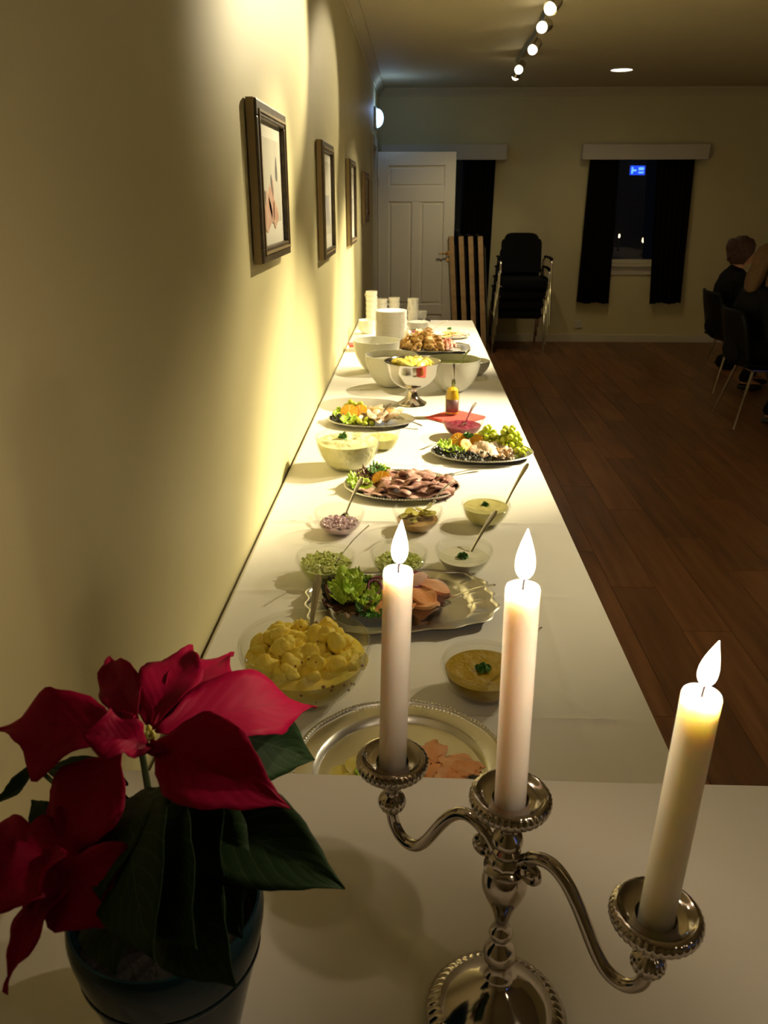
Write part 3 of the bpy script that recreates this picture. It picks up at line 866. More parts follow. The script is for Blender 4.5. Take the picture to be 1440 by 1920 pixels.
# ================================================================== POINSETTIA
PD = 0.60
pc = onz(308, 1700, CZ + .10)
pc = P3(311, 1689, .62); pc.z = CZ
PH = .149
pt = thing('flower_pot', 'dark blue-green glazed flower pot holding the poinsettia', 'flower pot', pc)
POT = [(0.0005, .004), (.040, .004), (.044, .0), (.047, .004), (.053, .030), (.062, .070), (.070, .105), (.0738, .125), (.0748, .136), (.0742, .144), (.0725, .149), (.0705, .149), (.0695, .145), (.0700, .135), (.069, .125), (.062, .1), (.0005, .095)]
MB().lathe(POT, 64).build('pot_wall', 'pot_glaze', pt)
MB().lathe([(.0655, .0955), (.0695, .0985), (.0705, .1010), (.0703, .1035)], 56).build('pot_band', 'pot_glaze', pt)
pco = pc + Vector((0, 0, .118))
plant = thing('poinsettia', 'poinsettia with crimson bracts and dark leaves in glazed pot, left foreground', 'plant', pco)
MB().lathe([(.0005, .004), (.04, .006), (.0665, 0.0), (.0665, -.012), (.0005, -.012)], 30).build('soil', 'soil', plant)
BR_TAB = [(0, .05), (.08, .22), (.20, .66), (.33, .95), (.45, 1.0), (.58, .90), (.72, .58), (.84, .27), (.93, .10), (1, .01)]
LF_TAB = [(0, .05), (.06, .30), (.18, .78), (.32, 1.0), (.48, .98), (.64, .78), (.78, .50), (.90, .20), (1, .01)]
def leaf(B, T, hw, nrm, material, name, prof='bract', droop=0.0, fold=0.25, wav=0.006, lobes=(), seed=0.0, asym=1.0, curl=0.0):
    """B base, T tip (world); hw half width; nrm points to the leaf's upper side; droop bends the middle along nrm"""
    B = Vector(B); T = Vector(T); N = Vector(nrm).normalized()
    ax = (T - B); L = ax.length; ax.normalize()
    N = (N - ax * N.dot(ax)).normalized()
    S = N.cross(ax)
    nu, nv = 22, 9
    vs = []; fs = []; uv = []
    for i in range(nu + 1):
        u = i / nu
        tab = BR_TAB if prof == 'bract' else LF_TAB
        for (u0, w0), (u1, w1) in zip(tab, tab[1:]):
            if u0 <= u <= u1:
                e_ = (u - u0) / (u1 - u0); e_ = e_ * e_ * (3 - 2 * e_) * .5 + e_ * .5
                wd = (w0 + (w1 - w0) * e_) * hw; break
        c = B + ax * (L * u) + N * (droop * 4 * u * (1 - u)) + N * (-curl * u ** 3)
        for j in range(nv):
            v = -1 + 2 * j / (nv - 1)
            w_ = wd
            for (lu, side, amt, wid) in lobes:
                if side * v > 0: w_ += hw * amt * max(0, 1 - abs(u - lu) / wid)
            if v < 0: w_ *= asym
            rip = wav * .55 * abs(v) ** 1.5 * math.sin(u * 12 + seed + (2 if v < 0 else 0)) + .0012 * noise.noise(Vector((u * 9, v * 5, seed)))
            p = c + S * (v * w_ * math.cos(fold)) + N * (abs(v) * w_ * math.sin(fold) + rip)
            vs.append(p - pco); uv.append((u, (v + 1) / 2))
    for i in range(nu):
        for j in range(nv - 1):
            q = i * nv + j
            fs.append((q, q + nv, q + nv + 1, q + 1))
    m = MB(); m.add(vs, fs); m.uv = uv
    o = m.build(name, material, plant)
    solid(o, .0005)
    return o
TOC = lambda p: (CAM - Vector(p)).normalized()
hd = P3(262, 1385, .50)           # centre of the main flower head
def br(bx, by, bd, tx, ty, td, hw, n=(0, 0, 1), **k):
    leaf(P3(bx, by, bd), P3(tx, ty, td), hw, n, k.pop('m', 'bract_red'), k.pop('name', 'bract'), **k)
UP = (0, -.35, 1)
br(290, 1372, .505, 592, 1328, .60, .0285, (-.1, -.6, 1), lobes=((.62, -1, .10, .1), (.66, 1, .20, .14)), droop=.012, seed=1, fold=.16)
br(285, 1362, .510, 438, 1229, .63, .0165, (.1, -.7, 1), lobes=((.62, -1, .35, .12),), droop=.010, seed=2)
br(285, 1362, .505, 362, 1213, .585, .0215, (0, -1, .55), droop=.006, seed=3, lobes=((.60, 1, .15, .10),))
br(275, 1360, .510, 312, 1240, .60, .0170, (0, -1, .6), droop=.006, seed=14, fold=.3)
br(262, 1368, .505, 205, 1229, .575, .0150, (.35, -1, .5), droop=.005, seed=4, fold=.35, lobes=((.7, 1, .2, .12),))
br(240, 1375, .50, -4, 1367, .52, .0225, (0, -.6, 1), lobes=((.48, 1, .75, .17), (.66, -1, .30, .14)), droop=.010, seed=5, fold=.12)
br(285, 1395, .490, 545, 1516, .462, .0290, (.15, -.75, 1), droop=.012, seed=6, fold=.34, wav=.003, lobes=((.28, 1, .12, .12), (.8, -1, .10, .1)))
br(285, 1402, .485, 152, 1375, .452, .0115, (-.1, -.8, 1), droop=.006, seed=7, fold=.4, lobes=((.78, 1, 1.0, .2), (.78, -1, 1.0, .2)))
br(232, 1405, .495, 92, 1640, .475, .0270, (-.5, -1, .7), droop=.006, seed=8, fold=.10, lobes=((.45, 1, .15, .2), (.8, -1, .15, .15)))
br(262, 1385, .497, 228, 1335, .515, .0075, (0, -1, .6), droop=.003, seed=15)
br(272, 1400, .487, 318, 1412, .478, .0045, (0, -.8, 1), droop=.002, seed=16)
# second, lower flower head
h2 = P3(100, 1610, .47)
br(110, 1600, .47, -60, 1730, .43, .024, (-.3, -1, .8), droop=.008, seed=20, lobes=((.5, -1, .3, .2),))
br(105, 1600, .47, -50, 1590, .50, .020, (-.2, -.8, 1), droop=.006, seed=21)
br(130, 1625, .465, 8, 1862, .42, .0105, (-.4, -1, .3), droop=.004, seed=22, fold=.3, lobes=((.52, -1, .55, .13), (.30, -1, .4, .2), (.25, 1, .6, .2)))
br(120, 1610, .465, 222, 1742, .44, .026, (.2, -1, .7), droop=.006, seed=23, fold=.1, lobes=((.5, 1, .3, .2),))
br(110, 1590, .475, 190, 1500, .50, .017, (.2, -.9, .8), droop=.004, seed=24)
br(100, 1600, .47, 60, 1715, .43, .020, (-.2, -1, .6), droop=.004, seed=25)
br(215, 1450, .500, 70, 1585, .485, .022, (-.4, -1, .8), droop=.004, seed=26, fold=.1)
br(160, 1560, .490, 30, 1650, .450, .022, (-.3, -1, .7), droop=.005, seed=27, fold=.1)
# dark leaves
G = dict(m='leaf_green', name='leaf', prof='leaf', wav=.002)
br(350, 1352, .55, 590, 1424, .585, .0340, (.1, -.9, 1), droop=.006, seed=31, **G)
br(350, 1510, .50, 647, 1667, .465, .0300, (.25, -.8, 1), droop=.008, seed=32, fold=.24, **G)
br(270, 1500, .50, 290, 1800, .395, .036, (0, -1, .3), droop=.010, seed=33, fold=.06, **G)
br(270, 1480, .51, 190, 1690, .44, .033, (-.3, -1, .4), droop=.008, seed=34, fold=.08, **G)
br(330, 1500, .51, 455, 1760, .45, .034, (.3, -1, .4), droop=.008, seed=35, fold=.08, **G)
br(240, 1470, .52, 80, 1440, .56, .012, (0, -.5, 1), droop=.004, seed=36, **G)
br(70, 1430, .53, -30, 1512, .54, .0085, (-.2, -.5, 1), droop=-.008, seed=37, fold=.6, **G)
br(330, 1580, .54, 430, 1470, .56, .026, (0, -1, .5), droop=.004, seed=38, **G)
br(260, 1580, .53, 190, 1500, .56, .022, (0, -1, .5), droop=.004, seed=39, **G)
br(300, 1530, .49, 370, 1780, .40, .036, (.1, -1, .3), droop=.010, seed=40, fold=.06, **G)
br(340, 1490, .50, 420, 1640, .45, .034, (.15, -1, .3), droop=.008, seed=41, fold=.08, **G)
br(330, 1640, .50, 440, 1850, .42, .030, (.15, -1, .5), droop=.006, seed=43, fold=.08, **G)
br(250, 1640, .50, 215, 1830, .43, .028, (-.15, -1, .5), droop=.006, seed=44, fold=.08, **G)
br(150, 1600, .49, 60, 1500, .52, .016, (0, -1, .5), droop=.004, seed=42, **G)
# stems
base_c = pco
def stemto(p, bx, by, r=.0035):
    a = base_c + Vector((bx, by, .0)); p = Vector(p)
    mid = (a + p) / 2 + Vector((random.uniform(-.008, .008), random.uniform(-.008, .008), .01))
    MB().tube([a - pco, mid - pco, p - pco], [r, r * .8, r * .6], 8).build('stem', 'stem_green', plant)
stemto(hd - Vector((0, 0, .004)), .005, .005)
stemto(h2 - Vector((0, 0, .004)), -.02, -.01)
stemto(P3(350, 1500, .50), .02, 0, .0025); stemto(P3(330, 1345, .54), .02, .02, .0025); stemto(P3(300, 1480, .50), 0, -.01, .0025); stemto(P3(70, 1440, .535), -.02, .02, .0025)
cy = MB()
for k in range(16):
    a = k * 2.4; r = .0022 * math.sqrt(k)
    p = P3(266, 1380, .492) - pco + Vector((r * math.cos(a), r * math.sin(a), .002 * math.cos(k)))
    cy.ball(p, .0019, 8, 6, scl=(1, 1, 1.6))
o = cy.build('flower_centre', 'cyathia', plant); o['kind'] = 'stuff'

# ================================================================== BUFFET: TABLEWARE
def T(px, py, h=0.0):
    return onz(px, py, TZ + h)
def bowl_profile(R, H, br, th=.0028, curve=1.6, lip=.0035):
    out = []; n = 12
    for k in range(n + 1):
        s = k / n
        out.append((br + (R - br) * math.sin(s * PI / 2) ** (1 / curve) if curve > 1 else br + (R - br) * s ** curve, H * (s ** 1.25)))
    inner = [(max(r - th, .001), z + th * (1.4 if k < 2 else .4)) for k, (r, z) in enumerate(out)]
    prof = [(.0005, .001)] + [(br * .85, .001), (br, 0)] + out[1:] + [(R + .0005, H + .001), (R - th * .5, H + .002)] + list(reversed(inner[1:])) + [(br * .8, th), (.0005, th)]
    return prof, inner
class Bowl: pass
def bowl(name, lab, px, py, R, H, br, material, group=None, cat='bowl', curve=1.35, extra=0.0, th=.0028, rim=False):
    c = T(px, py, H); c.z = TZ + extra
    prof, inner = bowl_profile(R, H, br, th, curve)
    m = MB().lathe(prof, 56)
    if rim:
        m.lathe([(R + .0006, H - .010), (R + .0022, H - .0085), (R + .0006, H - .007)], 56)
    o = m.build(name, material, None, c)
    tag(o, lab, cat, group)
    b = Bowl(); b.c = c; b.R = R; b.H = H; b.inner = inner; b.o = o
    return b
def inner_r(b, z):
    pr = b.inner
    for k in range(len(pr) - 1):
        if pr[k][1] <= z <= pr[k + 1][1]:
            t = (z - pr[k][1]) / max(1e-6, pr[k + 1][1] - pr[k][1])
            return pr[k][0] + t * (pr[k + 1][0] - pr[k][0])
    return pr[-1][0] if z > pr[-1][1] else pr[0][0]
def fill(b, level, name, lab, cat, material, amp=.0, mound=0.0, fs=8, seed=0.0, kind='stuff', flat_n=1.0, res=14, group=None):
    """contents of a bowl: follows the inside wall up to the level, with a lumpy top"""
    lv = b.H * level
    prof = []
    n = 7
    for k in range(n + 1):
        z = .0045 + (lv - .0045) * k / n
        prof.append((max(.001, inner_r(b, z) - .0012), z))
    prof = [(.0005, .0045)] + prof
    R = prof[-1][0]
    seg = 48
    vs = []; fs_ = []
    for r, z in prof:
        for i in range(seg):
            a = 2 * PI * i / seg
            vs.append((r * math.cos(a), r * math.sin(a), z))
    top = len(prof)
    for k in range(1, res + 1):
        r = R * (1 - k / res)
        for i in range(seg):
            a = 2 * PI * i / seg
            x, y = r * math.cos(a), r * math.sin(a)
            q = r / R
            e = 1 - q ** 6
            h = mound * (1 - q * q) + amp * e * (noise.noise(Vector((x * fs / .07, y * fs / .07, seed))) + .5 * abs(noise.noise(Vector((x * fs * 2.3 / .07, y * fs * 2.3 / .07, seed + 9)))))
            vs.append((x, y, lv + h))
    rows = top + res
    for k in range(rows - 1):
        for i in range(seg):
            j = (i + 1) % seg
            fs_.append((k * seg + i, k * seg + j, (k + 1) * seg + j, (k + 1) * seg + i))
    o = MB().add(vs, fs_).build(name, material, None, b.c)
    tag(o, lab, cat, group, kind)
    return o, lv + mound
def sprig(c, r, lab, material='parsley', seed=0, n=26, name='parsley_sprig', cat='parsley', h=.6):
    rd = random.Random(seed)
    m = MB()
    for k in range(n):
        a = rd.uniform(0, 2 * PI); q = r * math.sqrt(rd.random()) * .75
        p = Vector((q * math.cos(a), q * math.sin(a), r * h * rd.random() * (1.1 - q / r)))
        s = r * rd.uniform(.28, .46)
        # curled leaflet: small ruffled cap
        seg = 9; vs = [p]; fs = []
        ax = Euler((rd.uniform(-.9, .9), rd.uniform(-.9, .9), rd.uniform(0, 6))).to_matrix()
        for ring, rr in ((1, .5), (2, 1.0)):
            for i in range(seg):
                g = 2 * PI * i / seg
                z = (.35 * math.sin(g * 3 + k) + .15) * rr * rr
                vs.append(p + ax @ Vector((math.cos(g) * rr, math.sin(g) * rr, z)) * s)
        for i in range(seg):
            j = (i + 1) % seg
            fs.append((0, 1 + i, 1 + j)); fs.append((1 + i, 1 + seg + i, 1 + seg + j, 1 + j))
        m.add(vs, fs)
    m.tube([(0, 0, -.001), (r * .2, 0, r * .2)], r * .06, 6)
    o = m.build(name, material, None, c)
    return tag(o, lab, cat)
def leafy(c, r, lab, material, seed=0, group=None, name='lettuce_leaf', cat='lettuce', rx=1.0, ry=1.0, rz=0.0, tilt=(0, 0), ruff=.16, lift=.25, k=5):
    """one ruffled salad leaf, a crinkled sheet cupped over the dish"""
    rd = random.Random(seed)
    seg = 96; rings = 12
    vs = [(0, 0, 0)]; fs = []
    ph = rd.uniform(0, 6)
    for q in range(1, rings + 1):
        t = q / rings
        for i in range(seg):
            a = 2 * PI * i / seg
            ca, sa = math.cos(a), math.sin(a)
            n1 = noise.noise(Vector((ca * 2.2, sa * 2.2, seed * 1.3 + t))); n2 = noise.noise(Vector((ca * 5.5, sa * 5.5, seed + 2 * t))); n3 = noise.noise(Vector((ca * 11, sa * 11, seed + 4 * t)))
            irr = 1 + .22 * n1 + .12 * n2 * t + .05 * n3
            z = lift * r * t * t * (1 + n1) + ruff * r * t ** 2 * (1.7 * n2 + 1.3 * n3 * t) + .22 * r * noise.noise(Vector((t * 3.2 * ca, t * 3.2 * sa, seed)))
            vs.append((r * t * irr * math.cos(a) * rx, r * t * irr * math.sin(a) * ry, z))
    for i in range(seg): fs.append((0, 1 + i, 1 + (i + 1) % seg))
    for q in range(rings - 1):
        for i in range(seg):
            j = (i + 1) % seg
            fs.append((1 + q * seg + i, 1 + (q + 1) * seg + i, 1 + (q + 1) * seg + j, 1 + q * seg + j))
    o = MB().add(vs, fs).build(name, material, None, c, (tilt[0], tilt[1], rz))
    solid(o, .0008)
    return tag(o, lab, cat, group)
def sphere_tip(head, px, py, L):
    """tip of a handle seen at this pixel, L from its head; the nearer solution when there are two"""
    q = ray(px, py); d = q.normalized(); oc = CAM - head
    b = d.dot(oc); cc = oc.dot(oc) - L * L
    D = b * b - cc
    if D < 0: return CAM + d * (-b)
    c1 = CAM + d * (-b - math.sqrt(D)); c2 = CAM + d * (-b + math.sqrt(D))
    ok = [c for c in (c1, c2) if c.z > head.z + .01]
    if not ok: return c1
    return min(ok, key=lambda c: abs((c - head).normalized().z - .5))
def cutlery(name, lab, head, tip, kind='spoon', material='steel', cat='spoon', wid=.0085, group=None, flatdir=None):
    """head: where the bowl or tines sit; tip: end of the handle"""
    head = Vector(head); tip = Vector(tip)
    inbowl = head.z > TZ + .03
    if kind == 'spoon' and inbowl: head = head - Vector((0, 0, .024))
    L = (tip - head).length
    t = thing(name, lab, cat, head, 0, group)
    mx = frame_mx((0, 0, 0), tip - head, flatdir or (0, 0, 1))
    s0 = .055 if kind != 'knife' else .09
    if kind == 'spoon' and inbowl: s0 = .036
    s0 = min(s0, L * .4)
    n = 12
    pts = []; rr = []; fl = []
    for k in range(n + 1):
        s = k / n
        x = s0 * .85 + (L - s0 * .85) * s
        w_ = wid * (.38 + .62 * max(0, (s - .25) / .75) ** 1.3)
        if k == n: w_ *= .45
        elif k == n - 1: w_ *= .92
        pts.append((x, 0, .004 * math.sin(s * PI)))
        rr.append(w_); fl.append((1.0, .0013 / w_ if w_ > .003 else .5))
    MB().tube(pts, rr, 10, flat=fl, up=(0, 0, 1), mx=mx).build('handle', material, t)
    if kind == 'spoon':
        vs = []; fs = []; seg = 20; R = 5
        for q in range(R + 1):
            e = q / R
            for i in range(seg):
                a = 2 * PI * i / seg
                x = s0 * .5 + s0 * .52 * e * math.cos(a); y = s0 * .33 * e * math.sin(a) * (1 - .15 * math.cos(a))
                vs.append((x, y, -.008 * (1 - e * e)))
        for q in range(R):
            for i in range(seg):
                j = (i + 1) % seg
                fs.append((q * seg + i, q * seg + j, (q + 1) * seg + j, (q + 1) * seg + i))
        o = MB().add(vs, fs, mx).build('spoon_bowl', material, t); solid(o, .0012)
    elif kind == 'fork':
        m = MB()
        m.box((s0 * .55, -.009, -.0012), (s0 * .92, .009, .0012), mx=mx, bev=.001)
        for k in range(4): m.tube([(s0 * .6, -.0075 + k * .005, 0), (s0 * .3, -.0078 + k * .0052, -.002), (0, -.0075 + k * .005, .002)], [.0014, .0013, .0006], 6, mx=mx)
        m.build('tines', material, t)
    else:
        vs = []; 
        m = MB().tube([(0, .004, 0), (s0 * .15, .001, 0), (s0 * .5, 0, 0), (s0 * .95, 0, 0)], [.002, .007, .009, .006], 10, flat=(1, .09), up=(0, 0, 1), mx=mx)
        m.build('blade', material, t)
    return t
def platter(name, lab, c, rx, ry, rz=0.0, lip=.018, shape='oval', material='tray_silver', beads=0, group=None, well=.74, cat='platter'):
    t = thing(name, lab, cat, c, rz, group)
    def mod(a, k):
        if shape == 'oct':
            # rectangle-like tray with cut, scalloped corners
            p = 3.2
            ca, sa = abs(math.cos(a)), abs(math.sin(a))
            q = 1 / ((ca ** p + sa ** p) ** (1 / p))
            q = min(q, 1.16)
            return q * (1 + (.022 * math.cos(16 * a) if k >= 5 else .0))
        if shape == 'pie':
            return 1 + (.014 * abs(math.cos(6 * a)) if k >= 5 else 0)
        return 1.0
    w_ = well
    prof = [(.0005, .0012), (w_ * .5, .0010), (w_ * .94, .0012), (w_, .0022), (w_ + .035, .0105 / .018 * lip), (w_ + .055, .0125 / .018 * lip), (.955, lip * .82), (.968, lip * 1.02), (.985, lip * 1.08), (1.0, lip), (.99, lip - .0015), (.94, lip * .74), (w_ + .05, .0095 / .018 * lip), (w_ + .03, .0062 / .018 * lip), (w_ - .02, 0), (.0005, 0)]
    MB().lathe(prof, 128, mod=mod, sx=rx, sy=ry).build('dish', material, t)
    if beads:
        m = MB()
        for i in range(beads):
            a = 2 * PI * i / beads
            q = mod(a, 8) * .975
            m.ball((rx * q * math.cos(a), ry * q * math.sin(a), lip * 1.02), .0031, 6, 4)
        o = m.build('rim_beading', material, t); o['kind'] = 'stuff'
    return t
def at_local(c, rz, x, y, z=0):
    return Vector((c[0] + x * math.cos(rz) - y * math.sin(rz), c[1] + x * math.sin(rz) + y * math.cos(rz), c[2] + z))

def slab(name, mt, c_, rot, a, b_, th, bend, seed, lab, cat, grp, kind=None, edge=None, parent=None):
    """a thin floppy slice with an irregular outline"""
    n = 20; R = 4
    vs = []; fs = []
    for side in (0, 1):
        for q in range(R + 1):
            e = q / R
            for i in range(n):
                g = 2 * PI * i / n
                irr = 1 + .16 * math.sin(2 * g + seed) + .08 * math.sin(5 * g + seed * 2)
                x = a * e * irr * math.cos(g); y = b_ * e * irr * math.sin(g)
                z = bend * (1 - (x / a) ** 2) + .25 * bend * math.sin(y / b_ * 4 + seed) + (th if side else 0)
                vs.append((x, y, z))
    h = (R + 1) * n
    for q in range(R):
        for i in range(n):
            j = (i + 1) % n
            fs.append((h + q * n + i, h + (q + 1) * n + i, h + (q + 1) * n + j, h + q * n + j))
            fs.append((q * n + j, (q + 1) * n + j, (q + 1) * n + i, q * n + i))
    for i in range(n):
        j = (i + 1) % n
        fs.append((R * n + i, R * n + j, h + R * n + j, h + R * n + i))
    o = MB().add(vs, fs).build(name, mt, parent, c_, rot)
    tag(o, lab, cat, grp, kind)
    return o
# ---- nearest: round tray half hidden by the counter
c = T(752, 1452); c.z = TZ
platter('serving_tray', 'round beaded silver tray partly cut off by the nearer counter', c, .168, .168, 0, .020, 'pie', beads=150, well=.76, cat='tray')
for k, (x, y, s, a) in enumerate(((.072, .000, .038, .5), (.050, .022, .032, 1.4), (.088, -.022, .034, 2.3), (.100, .006, .026, 3.0), (.055, -.022, .03, .2), (.075, -.052, .036, 1.1))):
    m = MB().ball((0, 0, 0), s, 22, 10, scl=(1, .62, .20), disp=.5, dscale=2.2, seed=k * 3.1)
    o = m.build('salmon_slice', 'salmon', None, (c.x + x, c.y + y, TZ + .014 + .012 * (k % 3)), (.1 * (k % 2), .12 * (k % 3), a))
    tag(o, 'slice of smoked salmon on the right of the half-hidden round tray', 'salmon', 'salmon slices on the round tray')
for k, (x, y, a) in enumerate(((-.085, -.012, .3), (-.062, .008, 1.2), (-.072, -.035, 2.0))):
    o = MB().lathe([(.0005, 0), (.022, 0), (.0255, .001), (.026, .003), (.022, .0038), (.0005, .0038)], 24).build('lemon_slice', 'lemon', None, (c.x + x, c.y + y, TZ + .0025 + .003 * k), (.05 * k, .06, a))
    tag(o, 'pale yellow lemon slice on the left of the half-hidden round tray', 'lemon', 'lemon slices on the round tray')
leafy((c.x - .048, c.y - .012, TZ + .010), .022, 'small green salad leaf beside the lemon on the half-hidden round tray', 'lettuce_green', 71)

# ---- potato salad
b = bowl('glass_bowl', 'largest clear glass bowl, filled with yellow potato salad', 571, 1201, .1155, .108, .050, 'bowl_glass', curve=1.25, rim=True, th=.0035)
fill(b, .70, 'potato_salad', 'yellow potato salad heaped in the largest glass bowl', 'potato salad', 'potato', amp=.016, mound=.016, fs=2.2, seed=2, res=26)
rd = random.Random(5)
pb = b
for k in range(80):
    a = rd.uniform(0, 2 * PI); q = .093 * math.sqrt(rd.random())
    s = rd.uniform(.012, .022)
    z = b.H * .70 + .020 * (1 - (q / .1) ** 2) + rd.uniform(-.003, .008) + (.012 if (q < .07 and math.sin(a * 2 + 1) > .2) else 0)
    m = MB().ball((0, 0, 0), s, 18, 12, scl=(1, rd.uniform(.75, 1), rd.uniform(.6, .9)), disp=.35, dscale=1.5, seed=k * 2.3)
    o = m.build('potato_chunk', 'potato', None, b.c + Vector((q * math.cos(a), q * math.sin(a), z)), (rd.uniform(0, 3), rd.uniform(0, 3), 0))
    tag(o, 'yellow potato chunk in the potato salad of the largest bowl', 'potato', 'potato chunks of the potato salad')
m = MB()
for k in range(46):
    a = rd.uniform(0, 2 * PI); z = rd.uniform(.015, .085); q = inner_r(b, z) - .001
    m.ball((q * math.cos(a), q * math.sin(a), z), rd.uniform(.0018, .0042), 8, 5, scl=(1, 1, .8))
for k in range(30):
    a = rd.uniform(0, 2 * PI); q = .075 * math.sqrt(rd.random())
    m.ball((q * math.cos(a), q * math.sin(a), b.H * .70 + .036 - (q / .1) ** 2 * .02), rd.uniform(.0015, .003), 8, 5)
tag(m.build('spice_fleck', 'potato_fleck', None, b.c), 'brown seasoning flecks through the potato salad', 'seasoning', kind='stuff')
hd_ = b.c + Vector((.004, .0, .100)); cutlery('serving_spoon', 'dark steel spoon upright in the yellow potato salad', hd_, sphere_tip(hd_, 597, 1078, .175), 'spoon', wid=.0105)
# ---- curry sauce
b = bowl('glass_bowl', 'glass bowl of brown curry sauce beside the middle candle', 907, 1240, .074, .066, .036, 'bowl_glass', curve=1.2, rim=True)
fill(b, .74, 'curry_sauce', 'brown curry sauce in the bowl beside the middle candle', 'sauce', 'curry_sauce', amp=.0018, fs=3, seed=4)
sprig(b.c + Vector((-.002, 0, b.H * .74)), .016, 'parsley on the brown curry sauce', seed=3)
hd_ = b.c + Vector((.035, .015, .056)); cutlery('serving_spoon', 'steel spoon in the curry sauce with its tip beyond the middle candle', hd_, sphere_tip(hd_, 1014, 1177, .135), 'spoon')
# ---- salmon tray
c = T(752, 1137); c.z = TZ
srz = .16
platter('serving_tray', 'scalloped silver tray of salmon, onion rings and lettuce', c, .205, .142, srz, .019, 'oct', well=.72, cat='tray')
A = lambda x, y, z=0: at_local(c, srz, x, y, z)
for k, (x, y, q, a, mt) in enumerate(((.02, .0, 1.1, .3, 'salmon'), (.055, -.022, 1.0, 1.2, 'salmon'), (.062, .020, 1.0, 2.2, 'ham_pink'), (-.02, -.028, 1.0, .8, 'salmon'), (.015, .036, .95, 2.8, 'ham_pink'), (.035, -.052, .9, .1, 'salmon'), (.0, -.062, .85, 1.0, 'salmon'), (.078, .004, .8, 1.9, 'ham_pink'), (.045, .010, 1.0, .6, 'ham_pink'), (.030, -.030, 1.0, 2.0, 'salmon'), (.060, -.005, .9, 2.6, 'salmon_pale'), (.025, .020, .95, 1.5, 'ham_pink'))):
    zz = .006 + .0035 * k
    slab('salmon_slice', mt, A(x, y, zz), (.10 * math.sin(k * 2), .12 * math.cos(k * 3), a), .048 * q, .031 * q, .007, .010, k * 2.1, 'thick pink salmon slice behind the left candle on the scalloped tray', 'salmon', 'salmon slices on the scalloped tray')
def ring(c_, r, rot, lab, grp=None, mt='onion_red'):
    m = MB()
    n = 28
    vs = []; fs = []
    pr = [(-.0014, -.004), (.0014, -.004), (.0017, 0), (.0014, .004), (-.0014, .004), (-.0017, 0)]
    for i in range(n):
        a = 2 * PI * i / n; q = 1 + .06 * math.sin(2 * a + 1)
        for d, z in pr: vs.append(((r * q + d) * math.cos(a), (r * q + d) * math.sin(a), z))
    for i in range(n):
        j = (i + 1) % n
        for k in range(6): fs.append((i * 6 + k, j * 6 + k, j * 6 + (k + 1) % 6, i * 6 + (k + 1) % 6))
    o = m.add(vs, fs).build('onion_ring', mt, None, c_, rot)
    tag(o, lab, 'onion', grp)
ring(A(.040, .028, .050), .021, (.35, .1, 0), 'outermost purple onion ring standing right of the left candle on salmon')
ring(A(.040, .028, .051), .0155, (.35, .1, .6), 'middle purple onion ring nested right of the left candle on salmon')
ring(A(.040, .028, .0515), .0095, (.35, .1, 1.6), 'innermost small purple onion ring nested right of the left candle')
ring(A(.030, -.004, .046), .018, (-.3, .2, .6), 'purple onion ring lying lower on the salmon by the left candle')
ring(A(-.050, .022, .040), .022, (.6, -.3, .6), 'purple onion ring between the green lettuce and the left candle')
ring(A(-.056, .016, .042), .016, (.6, -.3, 1.0), 'smaller onion ring between the green lettuce and the left candle')
for k, (x, y, z, r, mt, tl) in enumerate(((-.125, .020, .024, .045, 'kale_dark', (.2, .0)), (-.118, -.022, .020, .050, 'lettuce_red', (.1, .0)), (-.108, .030, .034, .050, 'lettuce_green', (.35, .1)), (-.085, .006, .036, .048, 'lettuce_green', (.2, .3)), (-.118, .006, .040, .040, 'lettuce_green', (.3, -.1)), (-.064, -.028, .026, .030, 'lettuce_green', (.3, .3)), (-.075, -.048, .020, .030, 'parsley', (.2, .2)))):
    lb = ['dark kale leaf at the far left of the scalloped tray', 'dark red salad leaf hanging at the left end of the scalloped tray', 'bright green lettuce leaf at the back of the scalloped tray', 'bright green lettuce leaf beside the onion on the scalloped tray', 'top bright green lettuce leaf on the scalloped tray', 'small bright green leaf near the left candle on the scalloped tray', 'small dark green leaf at the front of the scalloped tray'][k]
    leafy(A(x, y, z), r, lb, mt, 100 + k, tilt=tl, ruff=.20, k=6)
sprig(A(-.075, .040, .040), .026, 'dark green dill beside the onion on the scalloped tray', 'parsley', 8, 30)
hd_ = A(.085, -.030, .030); cutlery('serving_fork', 'steel fork resting across the right rim of the scalloped tray', hd_, sphere_tip(hd_, 928, 1097, .135), 'fork', cat='fork', wid=.008)
o = MB().ball((0, 0, 0), .028, 20, 8, scl=(1, .5, .1), disp=.3, seed=4).build('fish_server', 'steel', None, A(.080, -.040, .022), (0, .1, .6)); tag(o, 'short shiny server blade lying at the right of the salmon', 'server')
